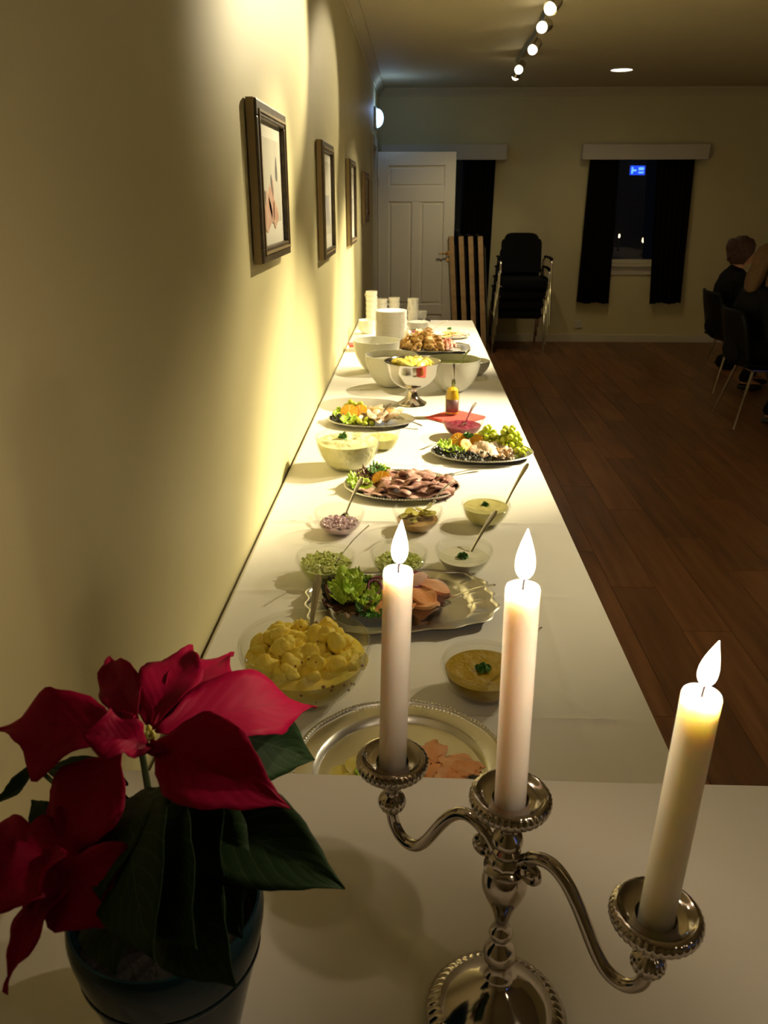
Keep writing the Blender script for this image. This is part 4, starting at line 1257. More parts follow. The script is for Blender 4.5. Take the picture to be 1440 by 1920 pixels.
# ---- second row of bowls
b = bowl('glass_bowl', 'glass bowl of shredded lettuce at left, nearest small bowl to the wall', 610, 1040, .068, .060, .032, 'bowl_glass', curve=1.2, rim=True)
fill(b, .62, 'shredded_lettuce', 'shredded pale green lettuce in the left small bowl', 'lettuce', 'shredded', amp=.008, fs=5, seed=5)
def shreds(b, lv, n, mt, lab, seed, sz=(.010, .0022), spread=.85, nm='lettuce_shred', cat='lettuce', cube=False):
    rd = random.Random(seed); m = MB()
    R = inner_r(b, b.H * lv) * spread
    for k in range(n):
        a = rd.uniform(0, 2 * PI); q = R * math.sqrt(rd.random())
        z = b.H * lv + rd.uniform(-.002, .008) * (1.2 - q / R)
        e = Euler((rd.uniform(-.7, .7), rd.uniform(-.7, .7), rd.uniform(0, 6))).to_matrix().to_4x4(); e.translation = (q * math.cos(a), q * math.sin(a), z)
        l = sz[0] * rd.uniform(.6, 1.2); w_ = sz[1] * rd.uniform(.7, 1.3); h = w_ if cube else w_ * .5
        m.box((-l / 2, -w_ / 2, -h / 2), (l / 2, w_ / 2, h / 2), mx=e)
    o = m.build(nm, mt, None, b.c, smooth=False)
    return tag(o, lab, cat, kind='stuff')
shreds(b, .66, 170, 'shredded', 'loose pale lettuce shreds on top in the left small bowl', 1, (.016, .005))
hd_ = b.c + Vector((.012, .010, .048)); cutlery('serving_spoon', 'steel spoon in the bowl of shredded lettuce', hd_, sphere_tip(hd_, 694, 983, .15), 'spoon')
b = bowl('glass_bowl', 'glass bowl of pale green salad behind the left candle flame', 748, 1033, .067, .060, .032, 'bowl_glass', curve=1.2, rim=True)
fill(b, .55, 'chopped_salad', 'pale yellow-green chopped salad behind the left candle flame', 'salad', 'shredded', amp=.006, fs=6, seed=6)
shreds(b, .60, 150, 'shredded', 'chopped green pieces on the salad behind the left candle flame', 2, (.010, .006))
b = bowl('glass_bowl', 'glass bowl of white sauce with parsley, left of the middle flame', 870, 1026, .067, .060, .032, 'bowl_glass', curve=1.2, rim=True)
fill(b, .60, 'white_sauce', 'white creamy sauce in the bowl left of the middle flame', 'sauce', 'white_sauce', amp=.0010, fs=3, seed=7)
sprig(b.c + Vector((-.002, -.006, b.H * .60)), .015, 'parsley on the white sauce left of the middle flame', seed=5)
hd_ = b.c + Vector((.0, .006, .034)); cutlery('serving_spoon', 'dark steel spoon in the white sauce, pointing up right', hd_, sphere_tip(hd_, 930, 958, .15), 'spoon', wid=.0095)
# ---- third row
b = bowl('glass_bowl', 'glass bowl of chopped red onion below the roast beef platter', 636, 958, .066, .060, .032, 'bowl_glass', curve=1.2, rim=True)
fill(b, .42, 'chopped_onion', 'pale purple chopped onion below the beef platter', 'onion', 'onion_pale', amp=.006, fs=6, seed=8)
shreds(b, .46, 200, 'onion_pale', 'loose chopped onion cubes on top of the onion bowl', 3, (.007, .006), nm='onion_piece', cat='onion', cube=True)
hd_ = b.c + Vector((.006, .006, .050)); cutlery('serving_spoon', 'steel spoon in the chopped onion, overlapping the beef platter', hd_, sphere_tip(hd_, 678, 897, .16), 'spoon')
b = bowl('glass_bowl', 'glass bowl of sliced pickles above the left candle flame', 783, 953, .066, .060, .032, 'bowl_glass', curve=1.2, rim=True)
fill(b, .50, 'pickle_relish', 'reddish brown pickle relish under the pickle slices', 'relish', 'chicken_brown', amp=.004, fs=6, seed=9)
rd = random.Random(12)
pk = MB().lathe([(.0005, 0), (.0115, 0), (.0122, .0012), (.0115, .0026), (.0005, .0026)], 18)
pk_me = pk.mesh('pickle_slice', 'pickle')
for k in range(20):
    a = rd.uniform(0, 2 * PI); q = .044 * math.sqrt(rd.random())
    o = link('pickle_slice', pk_me, None, b.c + Vector((q * math.cos(a), q * math.sin(a), b.H * .52 + .004 + .0006 * k)), (rd.uniform(-.5, .5), rd.uniform(-.5, .5), 0))
    tag(o, 'round yellow-green pickle slice in the bowl above the left flame', 'pickle', 'pickle slices in the glass bowl')
hd_ = b.c + Vector((.02, .012, .050)); cutlery('serving_fork', 'steel fork in the pickles, crossing the beef platter rim', hd_, sphere_tip(hd_, 846, 905, .15), 'fork', cat='fork')
b = bowl('glass_bowl', 'glass bowl of yellow sauce above the white sauce bowl', 911, 943, .066, .060, .030, 'bowl_glass', curve=1.2, rim=True)
fill(b, .84, 'yellow_sauce', 'pale yellow sauce in the bowl above the white sauce', 'sauce', 'yellow_sauce', amp=.003, fs=4, seed=10)
sprig(b.c + Vector((-.001, .004, b.H * .86)), .012, 'parsley on the pale yellow sauce', seed=7)
hd_ = b.c + Vector((.040, .0, .050)); cutlery('serving_spoon', 'steel spoon in the yellow sauce reaching to the chicken platter', hd_, sphere_tip(hd_, 990, 869, .17), 'spoon')
# ---- roast beef platter
c = T(753, 917); c.z = TZ
brz = -.10
platter('serving_platter', 'oval silver platter of roast beef slices, in front of chicken platter', c, .178, .142, brz, .016, 'oval', beads=120)
A = lambda x, y, z=0: at_local(c, brz, x, y, z)
rd = random.Random(3)
for k in range(42):
    x = -.045 + .030 * (k % 7) + rd.uniform(-.008, .008) + .008 * ((k // 7) % 2); y = (-.075 + .024 * (k // 7)) * (1 - .3 * max(0, (x - .05) / .1)) + rd.uniform(-.006, .006)
    slab('roast_beef_slice', 'beef' if k % 5 else 'beef_edge', A(x, y, .010 + .026 * max(0, 1 - math.hypot(x - .03, y * .8) / .11) + .005 * (k % 2)), (rd.uniform(-.5, .4), rd.uniform(-.6, .3), rd.uniform(-1.0, 1.0)), rd.uniform(.018, .025), rd.uniform(.026, .036), .004, .010, k * 1.9,
         'thin pink-brown roast beef slice on the beef platter', 'roast beef', 'roast beef slices on the platter')
for k in range(12):
    x = -.10 + .0195 * k; y = -.088 * math.sqrt(max(.1, 1 - (x / .17) ** 2)) + rd.uniform(-.004, .014)
    slab('roast_beef_slice', 'ham_pink' if k % 3 else 'beef', A(x, y, .008), (rd.uniform(-.2, .2), rd.uniform(-.3, .3), rd.uniform(0, 3)), .022, .028, .003, .006, k * 2.2,
         'pale roast beef slice laid along the front rim of the beef platter', 'roast beef', 'roast beef slices along the front rim')
for k, (x, y, z, r, mt) in enumerate(((-.135, -.005, .020, .034, 'lettuce_green'), (-.118, -.040, .018, .032, 'lettuce_green'), (-.108, .035, .026, .034, 'lettuce_red'), (-.100, -.005, .026, .036, 'lettuce_red'), (-.075, .048, .036, .034, 'lettuce_green'), (-.085, .040, .042, .026, 'parsley'))):
    lb = ['bright green lettuce leaf at the left tip of the beef platter', 'green lettuce leaf at the front left of the beef platter', 'dark red salad leaf at the back left of the beef platter', 'dark red salad leaf beside the orange on the beef platter', 'green lettuce leaf behind the orange on the beef platter', 'dark green curly leaf on top behind the orange on beef platter'][k]
    leafy(A(x, y, z), r, lb, mt, 200 + k, tilt=(.3, 0), ruff=.22, k=5)
def orange_half(c_, rot, r, lab, grp=None):
    t = thing('orange_slice', lab, 'orange', c_, 0, grp)
    t.rotation_euler = rot
    MB().lathe([(.0005, -.006), (r * .6, -.005), (r * .98, -.002), (r, .0), (r * .96, .002), (r * .93, .002)], 30).build('peel', 'orange_peel', t)
    MB().lathe([(.0005, .0022), (r * .5, .0030), (r * .93, .0022)], 30, mod=lambda a, k: 1).build('flesh', 'orange_flesh', t)
    m = MB()
    for i in range(9):
        a = 2 * PI * i / 9
        m.tube([(r * .1 * math.cos(a), r * .1 * math.sin(a), .0032), (r * .9 * math.cos(a), r * .9 * math.sin(a), .0026)], .0005, 5)
    o = m.build('membrane', 'lemon', t)
    return t
orange_half(A(-.062, -.008, .030), (.85, -.1, -.1), .029, 'orange slice standing by the lettuce on the roast beef platter')
# ---- chicken platter
c = T(903, 856); c.z = TZ
crz = .02
platter('serving_platter', 'oval beaded silver platter of sliced chicken and grapes at table edge', c, .176, .128, crz, .020, 'oval', beads=120, well=.72)
A = lambda x, y, z=0: at_local(c, crz, x, y, z)
for k in range(13):
    slab('chicken_slice', 'chicken_meat', A(-.040 + .0105 * k, -.034 + .010 * math.sin(k * .9) + (.012 if k > 8 else 0), .020 + .012 * math.sin(min(k, 9) / 9 * PI)), (.42 + .05 * (k % 3), -.5 + .06 * k, -.45 + .07 * k), .017, .036, .004, .007, k * 1.3,
         'pale chicken slice fanned on the platter at the table edge', 'chicken', 'chicken slices on the platter at the table edge')
for k in range(8):
    o = MB().ball((0, 0, 0), .017, 16, 10, scl=(1, .7, .6), disp=.6, dscale=2, seed=k + 30).build('chicken_piece', 'chicken_meat' if k % 2 else 'chicken_brown', None, A(.050 + .013 * (k % 4), -.062 + .026 * (k // 4) + (.0 if k % 2 else .01), .016 + .010 * (k // 4)), (k, k * .6, k * 1.3))
    tag(o, 'browned chicken chunk heaped at the right of the chicken slices', 'chicken', 'browned chicken chunks on the platter at the table edge')
for k, (x, y, z, r, mt, tl) in enumerate(((-.146, -.018, .018, .026, 'kale_dark', (.2, 0)), (-.122, -.046, .018, .030, 'kale_dark', (.3, 0)), (-.085, -.066, .018, .030, 'kale_dark', (.3, 0)), (-.045, -.078, .016, .030, 'kale_dark', (.3, 0)), (-.005, -.084, .016, .028, 'kale_dark', (.3, 0)), (-.112, -.012, .030, .030, 'lettuce_green', (.3, .1)), (-.120, .022, .032, .032, 'lettuce_green', (.3, 0)), (-.082, -.036, .026, .024, 'lettuce_green', (.5, .2)))):
    lb = ['blackish kale leaf at the left tip of the chicken platter', 'blackish kale leaf, second from the left on the chicken platter', 'blackish kale leaf, third from the left on the chicken platter', 'blackish kale leaf, fourth from the left on the chicken platter', 'blackish kale leaf under the chicken chunks, farthest right', 'bright green lettuce leaf in the middle left of the chicken platter', 'bright green lettuce leaf at the back left of the chicken platter', 'small bright green lettuce leaf touching the chicken slices'][k]
    leafy(A(x, y, z), r, lb, mt, 300 + k, tilt=tl, ruff=.24, k=6)
orange_half(A(-.080, .020, .052), (1.0, -.2, .2), .027, 'orange slice beside the lettuce on the chicken platter, upper left one')
orange_half(A(-.055, -.004, .042), (.9, .3, .4), .024, 'orange slice next to the fanned chicken slices, lower one')
orange_half(A(-.018, .024, .050), (1.0, .2, -.3), .023, 'orange slice left of the grapes on the chicken platter')
sprig(A(-.048, .030, .064), .018, 'dark green parsley between the oranges on the chicken platter', 'parsley', 11, 24)
gr_me = MB().ball((0, 0, 0), .0108, 14, 10, scl=(1, 1, 1.12)).mesh('grape', 'grape_green')
def grapes(c_, pts, lab, seed):
    t = thing('grape_bunch', lab, 'grapes', c_)
    rd = random.Random(seed)
    for x, y, z in pts: link('grape', gr_me, t, (x, y, z), (rd.uniform(0, 2), rd.uniform(0, 2), 0))
    MB().tube([(-.01, 0, .012), (.0, .004, .03), (.012, .010, .040)], .0016, 6).build('stalk', 'stem_green', t)
def cluster(n, rx, ry, h, seed):
    rd = random.Random(seed); out = []
    tries = 0
    while len(out) < n and tries < 6000:
        tries += 1
        x = rd.uniform(-rx, rx); y = rd.uniform(-ry, ry)
        e = 1 - (x / rx) ** 2 - (y / ry) ** 2
        if e < 0: continue
        z = .013 + rd.random() * h * math.sqrt(e)
        if all((x - a) ** 2 + (y - b_) ** 2 + (z - d) ** 2 > .0185 ** 2 for a, b_, d in out): out.append((x, y, z))
    return out
grapes(A(.018, .052, .004), cluster(40, .050, .042, .075, 1), 'green grape bunch in the middle back of the chicken platter', 1)
grapes(A(.094, .038, .004), cluster(46, .046, .052, .078, 2), 'green grape bunch at the right back of the chicken platter', 2)
grapes(A(.125, -.022, .006), cluster(9, .020, .028, .022, 3), 'small green grape bunch lowest at the right of the chicken platter', 3)
# ---- creamy salad bowl and the small one behind
b = bowl('glass_bowl', 'big glass bowl of creamy pale yellow salad near the wall', 652, 817, .105, .108, .055, 'bowl_glass', curve=1.05, th=.0035)
fill(b, .84, 'creamy_salad', 'creamy pale yellow salad in the big glass bowl near the wall', 'salad', 'cream_salad', amp=.010, mound=.010, fs=2.5, seed=11, res=22)
sprig(b.c + Vector((-.015, -.01, b.H * .95)), .018, 'parsley on the creamy pale yellow salad', seed=9, h=1.1)
b = bowl('glass_bowl', 'small glass bowl of pale dressing right behind the creamy salad bowl', 716, 808, .062, .065, .034, 'bowl_glass', curve=1.1)
fill(b, .66, 'pale_dressing', 'pale yellow dressing in the small bowl behind the creamy salad', 'dressing', 'yellow_sauce', amp=.004, fs=4, seed=12)
# ---- platter at the back left
c = T(697, 793); c.z = TZ
platter('serving_platter', 'oval silver platter of grapes, oranges and sliced meat near the wall', c, .172, .125, 0, .018, 'oval', beads=100)
A = lambda x, y, z=0: at_local(c, 0, x, y, z)
for k in range(20):
    slab('meat_slice', 'chicken_meat' if k % 3 else 'chicken_brown', A(-.030 + .0065 * k, .045 * math.sin(k * 2.1), .018 + .012 * math.sin(k / 20 * PI) + .008 * (k % 2)), (.4 * math.sin(k), .5 * math.cos(k * 1.7), k * .8), .024, .036, .004, .010, k * 1.3,
         'pale meat slice on the platter of grapes near the wall', 'sliced meat', 'sliced meat on the platter near the wall')
grapes(A(-.065, .055, .004), cluster(26, .055, .036, .060, 5), 'yellow-green grape bunch at the back of the platter near the wall', 5)
grapes(A(-.030, -.060, .004), cluster(10, .040, .020, .018, 6), 'low green grape bunch at the front of the platter near the wall', 6)
orange_half(A(-.090, .000, .042), (.9, -.1, .1), .034, 'orange slice at left on the platter near the wall')
orange_half(A(-.045, .012, .042), (.9, .2, -.2), .030, 'orange slice beside the meat on the platter near the wall')
for k, (x, y, z, r, mt) in enumerate(((-.135, -.010, .018, .030, 'kale_dark'), (-.120, .020, .030, .036, 'lettuce_green'), (-.115, -.040, .018, .032, 'kale_dark'), (-.085, -.050, .022, .034, 'lettuce_green'))):
    lb = ['blackish kale leaf at the left tip of the platter near the wall', 'bright green lettuce leaf left of the oranges near the wall', 'blackish kale leaf at the front left of the platter near the wall', 'green lettuce leaf below the oranges on the platter near the wall'][k]
    leafy(A(x, y, z), r, lb, mt, 400 + k, tilt=(.3, 0), ruff=.22, k=5)
hd_ = A(.03, -.02, .045); cutlery('serving_spoon', 'steel spoon standing in the meat on the platter near the wall', hd_, sphere_tip(hd_, 732, 757, .17), 'spoon', wid=.0105)
hd_ = A(.085, -.02, .030); cutlery('serving_fork', 'steel fork over the right rim of the platter near the wall', hd_, sphere_tip(hd_, 792, 799, .13), 'fork', cat='fork')
# ---- red napkins, jar, beetroot
nk = T(853, 784); nk.z = TZ
for k in range(4):
    h_ = .0016
    o = MB().box((-.088 + .003 * k, -.088, 0), (.088, .088 - .003 * k, h_), bev=.0006).build('paper_napkin', 'napkin_red', None, (nk.x, nk.y, TZ + .0012 + k * (h_ + .0002)), (0, 0, PI / 4 + .02 * k), smooth=False)
    tag(o, ['lowest', 'second lowest', 'second from top', 'topmost'][k] + ' red paper napkin in the stack under beetroot and mustard', 'napkin', 'red paper napkins under the beetroot')
NZ = .0012 + 4 * .0018
b = bowl('glass_bowl', 'glass bowl of dark beetroot on the red napkins', 868, 790, .076, .058, .042, 'bowl_glass', curve=1.15, extra=NZ, rim=True)
fill(b, .62, 'beetroot_salad', 'dark purple beetroot in the bowl on the red napkins', 'beetroot', 'beetroot', amp=.008, mound=.006, fs=4, seed=13)
hd_ = b.c + Vector((.0, .0, .048)); cutlery('serving_spoon', 'steel spoon in the beetroot bowl, leaning right', hd_, sphere_tip(hd_, 892, 755, .145), 'spoon', wid=.0095)
jc = T(847, 781, .0)
t = thing('mustard_jar', 'open glass jar of yellow mustard with dark label on red napkins', 'jar', (jc.x, jc.y, TZ + NZ)); t.scale = (1.0, 1.0, 1.32)
MB().lathe([(.0005, .001), (.026, .001), (.029, .004), (.029, .062), (.025, .070), (.025, .084), (.0238, .084), (.0238, .071), (.0275, .062), (.0275, .006), (.0005, .004)], 32).build('glass', 'bowl_glass', t)
MB().lathe([(.0005, .0045), (.0262, .006), (.0262, .060), (.0225, .070), (.0225, .078), (.016, .083), (.0005, .085)], 28).build('mustard', 'mustard', t)
lb_ = MB()
vs = []; n = 14
for i in range(n + 1):
    a = -PI / 2 - 1.0 + 2.0 * i / n
    for z in (.012, .050): vs.append((.0296 * math.cos(a), .0296 * math.sin(a), z))
solid(lb_.add(vs, [(2 * i, 2 * i + 2, 2 * i + 3, 2 * i + 1) for i in range(n)]).build('jar_label', 'label_dark', t), .0004)
hd_ = Vector((jc.x, jc.y, TZ + NZ + .080)); cutlery('small_spoon', 'small steel spoon standing upright in the mustard jar', hd_ + Vector((.003, .004, .028)), hd_ + Vector((.002, .012, .125)), 'knife', wid=.006)
# ---- lone cutlery on the cloth
for (ax_, ay_, bx_, by_, lb2) in ((560, 897, 600, 893, None), (848, 889, 872, 885, 'small steel fork lying on the cloth between the beef and chicken platters'), (700, 775, 700, 775, None)):
    if lb2:
        p = T(ax_, ay_, .004); q = T(bx_, by_, .004)
        d = (q - p).normalized() * .15
        cutlery('table_fork', lb2, p - d * .3, p + d * .7, 'fork', cat='fork', material='tray_silver')
# ---- footed silver bowl
ft = T(773, 757); ft.z = TZ
t = thing('footed_bowl', 'polished silver footed bowl with yellow fruit, centre of the table', 'bowl', ft)
FB = [(.0005, .006), (.034, .004), (.060, .0), (.063, .002), (.062, .006), (.050, .012), (.034, .024), (.0235, .040), (.0195, .056), (.021, .066), (.030, .071)]
MB().lathe(FB, 48).build('foot', 'silver', t)
OB = [(.0005, .069), (.030, .070), (.058, .079), (.082, .096), (.101, .120), (.112, .148), (.117, .176), (.1215, .183), (.1225, .185), (.1195, .1855), (.1145, .177), (.109, .148), (.098, .123), (.079, .099), (.056, .083), (.0005, .074)]
MB().lathe(OB, 64).build('bowl_body', 'silver_bright', t)
fb = Bowl(); fb.c = ft + Vector((0, 0, 0)); fb.H = .185; fb.inner = [(.058, .078), (.081, .095), (.099, .120), (.109, .148), (.1145, .177)]
m = MB()
o = MB().lathe([(.0005, .080), (.055, .087), (.078, .101), (.0965, .124), (.107, .148), (.109, .156), (.08, .166), (.04, .170), (.0005, .171)], 40, mod=lambda a, k: 1).build('fruit_pulp', 'lemon', None, ft)
tag(o, 'yellow fruit filling of the footed silver bowl', 'fruit', kind='stuff')
rd = random.Random(9)
lm_me = MB().ball((0, 0, 0), .030, 16, 10, scl=(1, .62, .5), disp=.35, dscale=1.5).mesh('lemon_wedge', 'lemon')
for k in range(12):
    a = k * 2.4; q = .075 * math.sqrt((k + .5) / 12)
    o = link('lemon_wedge', lm_me, None, ft + Vector((q * math.cos(a), q * math.sin(a), .176 + .008 * (1 - q / .08))), (rd.uniform(-.5, .5), rd.uniform(-.5, .5), rd.uniform(0, 3)))
    tag(o, 'yellow lemon wedge heaped in the footed silver bowl', 'lemon', 'lemon wedges in the footed silver bowl')
# ---- cream bowls
def cbowl(lab, px, py, R, H, br): return bowl('serving_bowl', lab, px, py, R, H, br, 'bowl_cream', 'cream porcelain bowls', curve=1.12, th=.004)
B1 = cbowl('cream bowl left of the footed silver bowl and half behind it', 734, 665, .122, .145, .050)
B2 = cbowl('deep cream bowl right of the footed silver bowl', 851, 673, .122, .145, .045)
B3 = cbowl('small low cream bowl at the right table edge', 889, 676, .080, .065, .045)
B4 = cbowl('largest cream bowl near the wall, left of the fried chicken', 706, 638, .120, .150, .052)
fill(B1, .80, 'pale_salad', 'pale salad inside the cream bowl left of the silver one', 'salad', 'white_sauce', amp=.006, fs=3, seed=21)
fill(B2, .80, 'green_salad', 'pale green salad inside the deep cream bowl right', 'salad', 'lettuce_pale', amp=.006, fs=3, seed=22)
hd_ = B2.c + Vector((.02, .03, .125)); cutlery('serving_spoon', 'dark steel spoon in the deep cream bowl at right', hd_, sphere_tip(hd_, 881, 655, .12), 'spoon', wid=.009)
# ---- fried chicken tray
c = T(812, 657); c.z = TZ
platter('serving_tray', 'silver tray heaped with browned chicken, behind the footed bowl', c, .215, .165, 0, .022, 'oct', well=.76, cat='tray')
A = lambda x, y, z=0: at_local(c, 0, x, y, z)
rd = random.Random(21)
def drum(k, x, y, z):
    o = MB().ball((0, 0, 0), .038, 16, 12, scl=(1.15, .72, .66), disp=.65, dscale=1.7, seed=k * 4.2).build('chicken_piece', 'fried_skin' if k % 3 else 'chicken_brown', None, A(x, y, z), (rd.uniform(-.6, .6), rd.uniform(-.5, .5), rd.uniform(0, 3)))
    tag(o, 'browned roast chicken piece heaped on the tray behind the footed bowl', 'chicken', 'browned chicken pieces on the tray')
n = 0
for lv, cnt2, rr in ((0, 10, .105), (1, 7, .070), (2, 3, .030)):
    for k in range(cnt2):
        a = 2 * PI * k / cnt2 + lv * .6
        drum(n, -.055 + rr * math.cos(a), .85 * rr * math.sin(a) + .01, .030 + .032 * lv); n += 1
for k in range(16):
    o = MB().ball((0, 0, 0), .020, 12, 8, scl=(1.2, .6, .6), disp=.6, dscale=2, seed=k * 3.3).build('crayfish', 'crayfish', None, A(.085 + .028 * math.cos(k * 2.4) * math.sqrt(k / 16) * 1.6, .01 + .075 * math.sin(k * 2.4) * math.sqrt(k / 16), .026 + .028 * (1 - k / 16)), (k, k * .7, k * 1.1))
    tag(o, 'pink-red shellfish piece at the right of the browned chicken', 'shellfish', 'pink shellfish on the chicken tray')
# ---- purple bowl, cheese plate behind
b = bowl('glass_bowl', 'glass bowl of purple salad behind the browned chicken', 790, 619, .080, .060, .042, 'bowl_glass', curve=1.15, rim=True)
fill(b, .80, 'purple_salad', 'purple beet salad behind the browned chicken', 'salad', 'beetroot', amp=.004, fs=4, seed=14)
hd_ = b.c + Vector((.03, .01, .055)); cutlery('serving_spoon', 'steel spoon leaning in the purple salad at the far end', hd_, sphere_tip(hd_, 838, 601, .20), 'spoon')
c = T(848, 632); c.z = TZ
platter('cheese_plate', 'round plate of cheese slices near the far right table corner', c, .115, .115, 0, .014, 'oval', material='porcelain', cat='plate')
for k in range(9):
    o = MB().box((-.032, -.026, 0), (.032, .026, .003), bev=.0008).build('cheese_slice', 'cheese', None, (c.x - .035 + .016 * (k % 5), c.y - .03 + .03 * (k // 5), TZ + .012 + .0032 * k), (.1, -.12, .15 * k), smooth=False)
    tag(o, 'yellow cheese slice on the plate at the far table end', 'cheese', 'cheese slices on the plate')
for k in range(4):
    slab('ham_slice', 'crayfish', (c.x + .02 + .015 * k, c.y - .06 + .012 * k, TZ + .014), (0, .1, k), .026, .022, .003, .006, k * 2, 'pink ham slice beside the cheese slices', 'ham', 'ham slices on the cheese plate')
sprig((c.x - .015, c.y + .03, TZ + .045), .018, 'dark green herb on top of the cheese slices', 'parsley', 31, 18)
# ---- plate stack
c = T(733, 637); c.z = TZ
pl_me = MB().lathe([(.0005, .002), (.055, .002), (.058, 0), (.062, .0015), (.066, .004), (.088, .011), (.0965, .0145), (.0985, .0160), (.0965, .0168), (.086, .0135), (.064, .0070), (.058, .0055), (.0005, .0055)], 48).mesh('plate', 'porcelain')
NP = 22
ORD = 'first second third fourth fifth sixth seventh eighth ninth tenth eleventh twelfth thirteenth fourteenth fifteenth sixteenth seventeenth eighteenth nineteenth twentieth twenty-first twenty-second'.split()
for k in range(NP):
    o = link('plate', pl_me, None, (c.x + random.uniform(-.0012, .0012), c.y + random.uniform(-.0012, .0012), TZ + .0003 + .0078 * k))
    tag(o, 'topmost white plate of the tall plate stack' if k == NP - 1 else ('lowest white plate of the tall plate stack' if k == 0 else '%s white plate from the top of the tall plate stack' % ORD[NP - 1 - k]), 'plate', 'white plates in the tall stack')
# ---- cups at the far end
cup_prof = [(.0005, .002), (.022, .002), (.024, 0), (.027, .003), (.034, .020), (.0385, .045), (.040, .066), (.0385, .0665), (.0365, .045), (.032, .020), (.024, .006), (.0005, .005)]
def coffee_cup(x, y, z, rz, lab):
    t = thing('coffee_cup', lab, 'cup', (x, y, z), rz, 'white coffee cups at the far table end')
    link('cup_body', cupb_me, t)
    link('cup_handle', cuph_me, t)
cupb_me = MB().lathe(cup_prof, 30).mesh('cup_body', 'porcelain')
cuph_me = MB().tube([(.034, 0, .052), (.047, 0, .055), (.056, 0, .044), (.053, 0, .028), (.036, 0, .020)], [.004, .0035, .0035, .0035, .004], 8, flat=(1.3, .8)).mesh('cup_handle', 'porcelain')
for i, (px, py, nst, hz, nm) in enumerate(((697, 612, 6, .034, 'the tall stack beside the wall'), (716, 606, 4, .034, 'the stack just behind the tall plate stack at left'), (739, 605, 4, .036, 'the stack right behind the plate stack'), (774, 605, 4, .034, 'the stack right of the plates'), (790, 601, 1, .034, 'the cup standing right of that stack'))):
    p = T(px, py)
    for k in range(nst):
        pos = 'topmost' if k == nst - 1 else ('lowest' if k == 0 else 'middle')
        lab = ('single white coffee cup at right of the cup stacks') if nst == 1 else '%s white coffee cup in %s' % (pos, nm)
        coffee_cup(p.x, p.y, TZ + .0003 + k * hz, .5 * k + i, lab)
# saucers under the right stack
sau = MB().lathe([(.0005, .002), (.030, .002), (.034, 0), (.05, .006), (.070, .013), (.0715, .0145), (.069, .0150), (.048, .0085), (.03, .005), (.0005, .005)], 36).mesh('saucer', 'porcelain')
p = T(788, 612)
for k in range(6):
    o = link('saucer', sau, None, (p.x - .01, p.y - .12, TZ + .0003 + .007 * k)); tag(o, 'white saucer in the low stack right of the plate stack', 'saucer', 'stacked white saucers')
# small white bowls stack by the wall
p = T(690, 622)
for k in range(4):
    o = MB().lathe([(.0005, .002), (.028, .002), (.032, 0), (.052, .022), (.058, .044), (.0565, .0445), (.050, .024), (.030, .006), (.0005, .005)], 30).build('dessert_bowl', 'porcelain', None, (p.x, p.y - .06, TZ + .0003 + .014 * k))
    tag(o, 'small white bowl in the stack between wall and plates', 'bowl', 'small white bowls by the wall')
# dark dish
p = T(790, 606)
o = MB().lathe([(.0005, .002), (.045, 0), (.062, .010), (.066, .018), (.0645, .0185), (.058, .0115), (.042, .004), (.0005, .004)], 36).build('black_dish', 'plastic_black', None, (p.x, p.y, TZ)); tag(o, 'small black dish at the far end of the table', 'dish')
for k in range(5):
    o = MB().ball((0, 0, 0), .016, 12, 8, scl=(1, .8, .6), disp=.4, seed=k).build('sugar_lump', 'porcelain', None, (p.x - .03 + .015 * k, p.y + .012 * (k % 2), TZ + .012)); tag(o, 'white lump in the small black dish', 'sugar', 'white lumps in the black dish')
# red and white napkins by the wall
p = T(660, 656)
for k in range(3):
    o = MB().box((-.030, -.05, 0), (.030, .05, .012), bev=.003).build('paper_napkin', 'napkin_red' if k == 2 else 'napkin_white', None, (-.350, p.y, TZ + .0003 + .0125 * k), (0, 0, .1 * k), smooth=False)
    tag(o, ['lowest white folded napkin by the wall left of the cream bowls', 'middle white folded napkin by the wall left of the cream bowls', 'red folded napkin on white ones by the wall'][k], 'napkin')
p = T(765, 655)
tag(MB().ball((0, 0, 0), .026, 20, 14, scl=(.85, .85, 1.1)).build('boiled_egg', 'porcelain', None, (p.x, p.y, TZ + .085)), 'white boiled egg shining at the left end of the browned chicken', 'egg')  # white ball made up to stand for a bright glare on the tray

# ================================================================== FAR END OF THE ROOM
# folded tables leaning on end
def folded_table(x, y, lean, lab, W=0.075, H=1.20, Dp=.60):
    t = thing('folded_table', lab, 'folding table', (x, y, 0), 0, 'folded tables leaning by the far window')
    t.rotation_euler = (0, lean, 0)
    MB().box((-W / 2, -Dp, 0.0), (-W / 2 + .050, 0, H), bev=.002).build('tabletop', 'table_dark', t, smooth=False)
    MB().box((-W / 2 - .0005, -Dp - .004, 0.0), (-W / 2 + .0505, -Dp - .0005, H), bev=.001).build('edge_band', 'table_wood2', t, smooth=False)
    m = MB().tube([(W / 2 - .005, -Dp + .05, .12), (W / 2 - .005, -Dp + .05, H - .12), (W / 2 - .005, -.05, H - .12), (W / 2 - .005, -.05, .12)], .011, 8)
    m.build('leg', 'steel', t)
    MB().tube([(-.006, -Dp + .05, H - .10), (W / 2, -Dp + .02, H - .10)], .009, 8).build('bracket', 'chrome', t)
mat('table_wood2', (0.60, 0.40, 0.20), 0.5, col2=(0.48, 0.31, 0.15), nscale=18)
folded_table(0.470, 9.32, -.075, 'leftmost of the four folded tables, beside the door edge')
folded_table(0.570, 9.32, -.075, 'second folded table from the left by the far window')
folded_table(0.668, 9.32, -.075, 'third folded table from the left by the far window')
folded_table(0.768, 9.32, -.075, 'rightmost folded table, next to the stacked chairs')
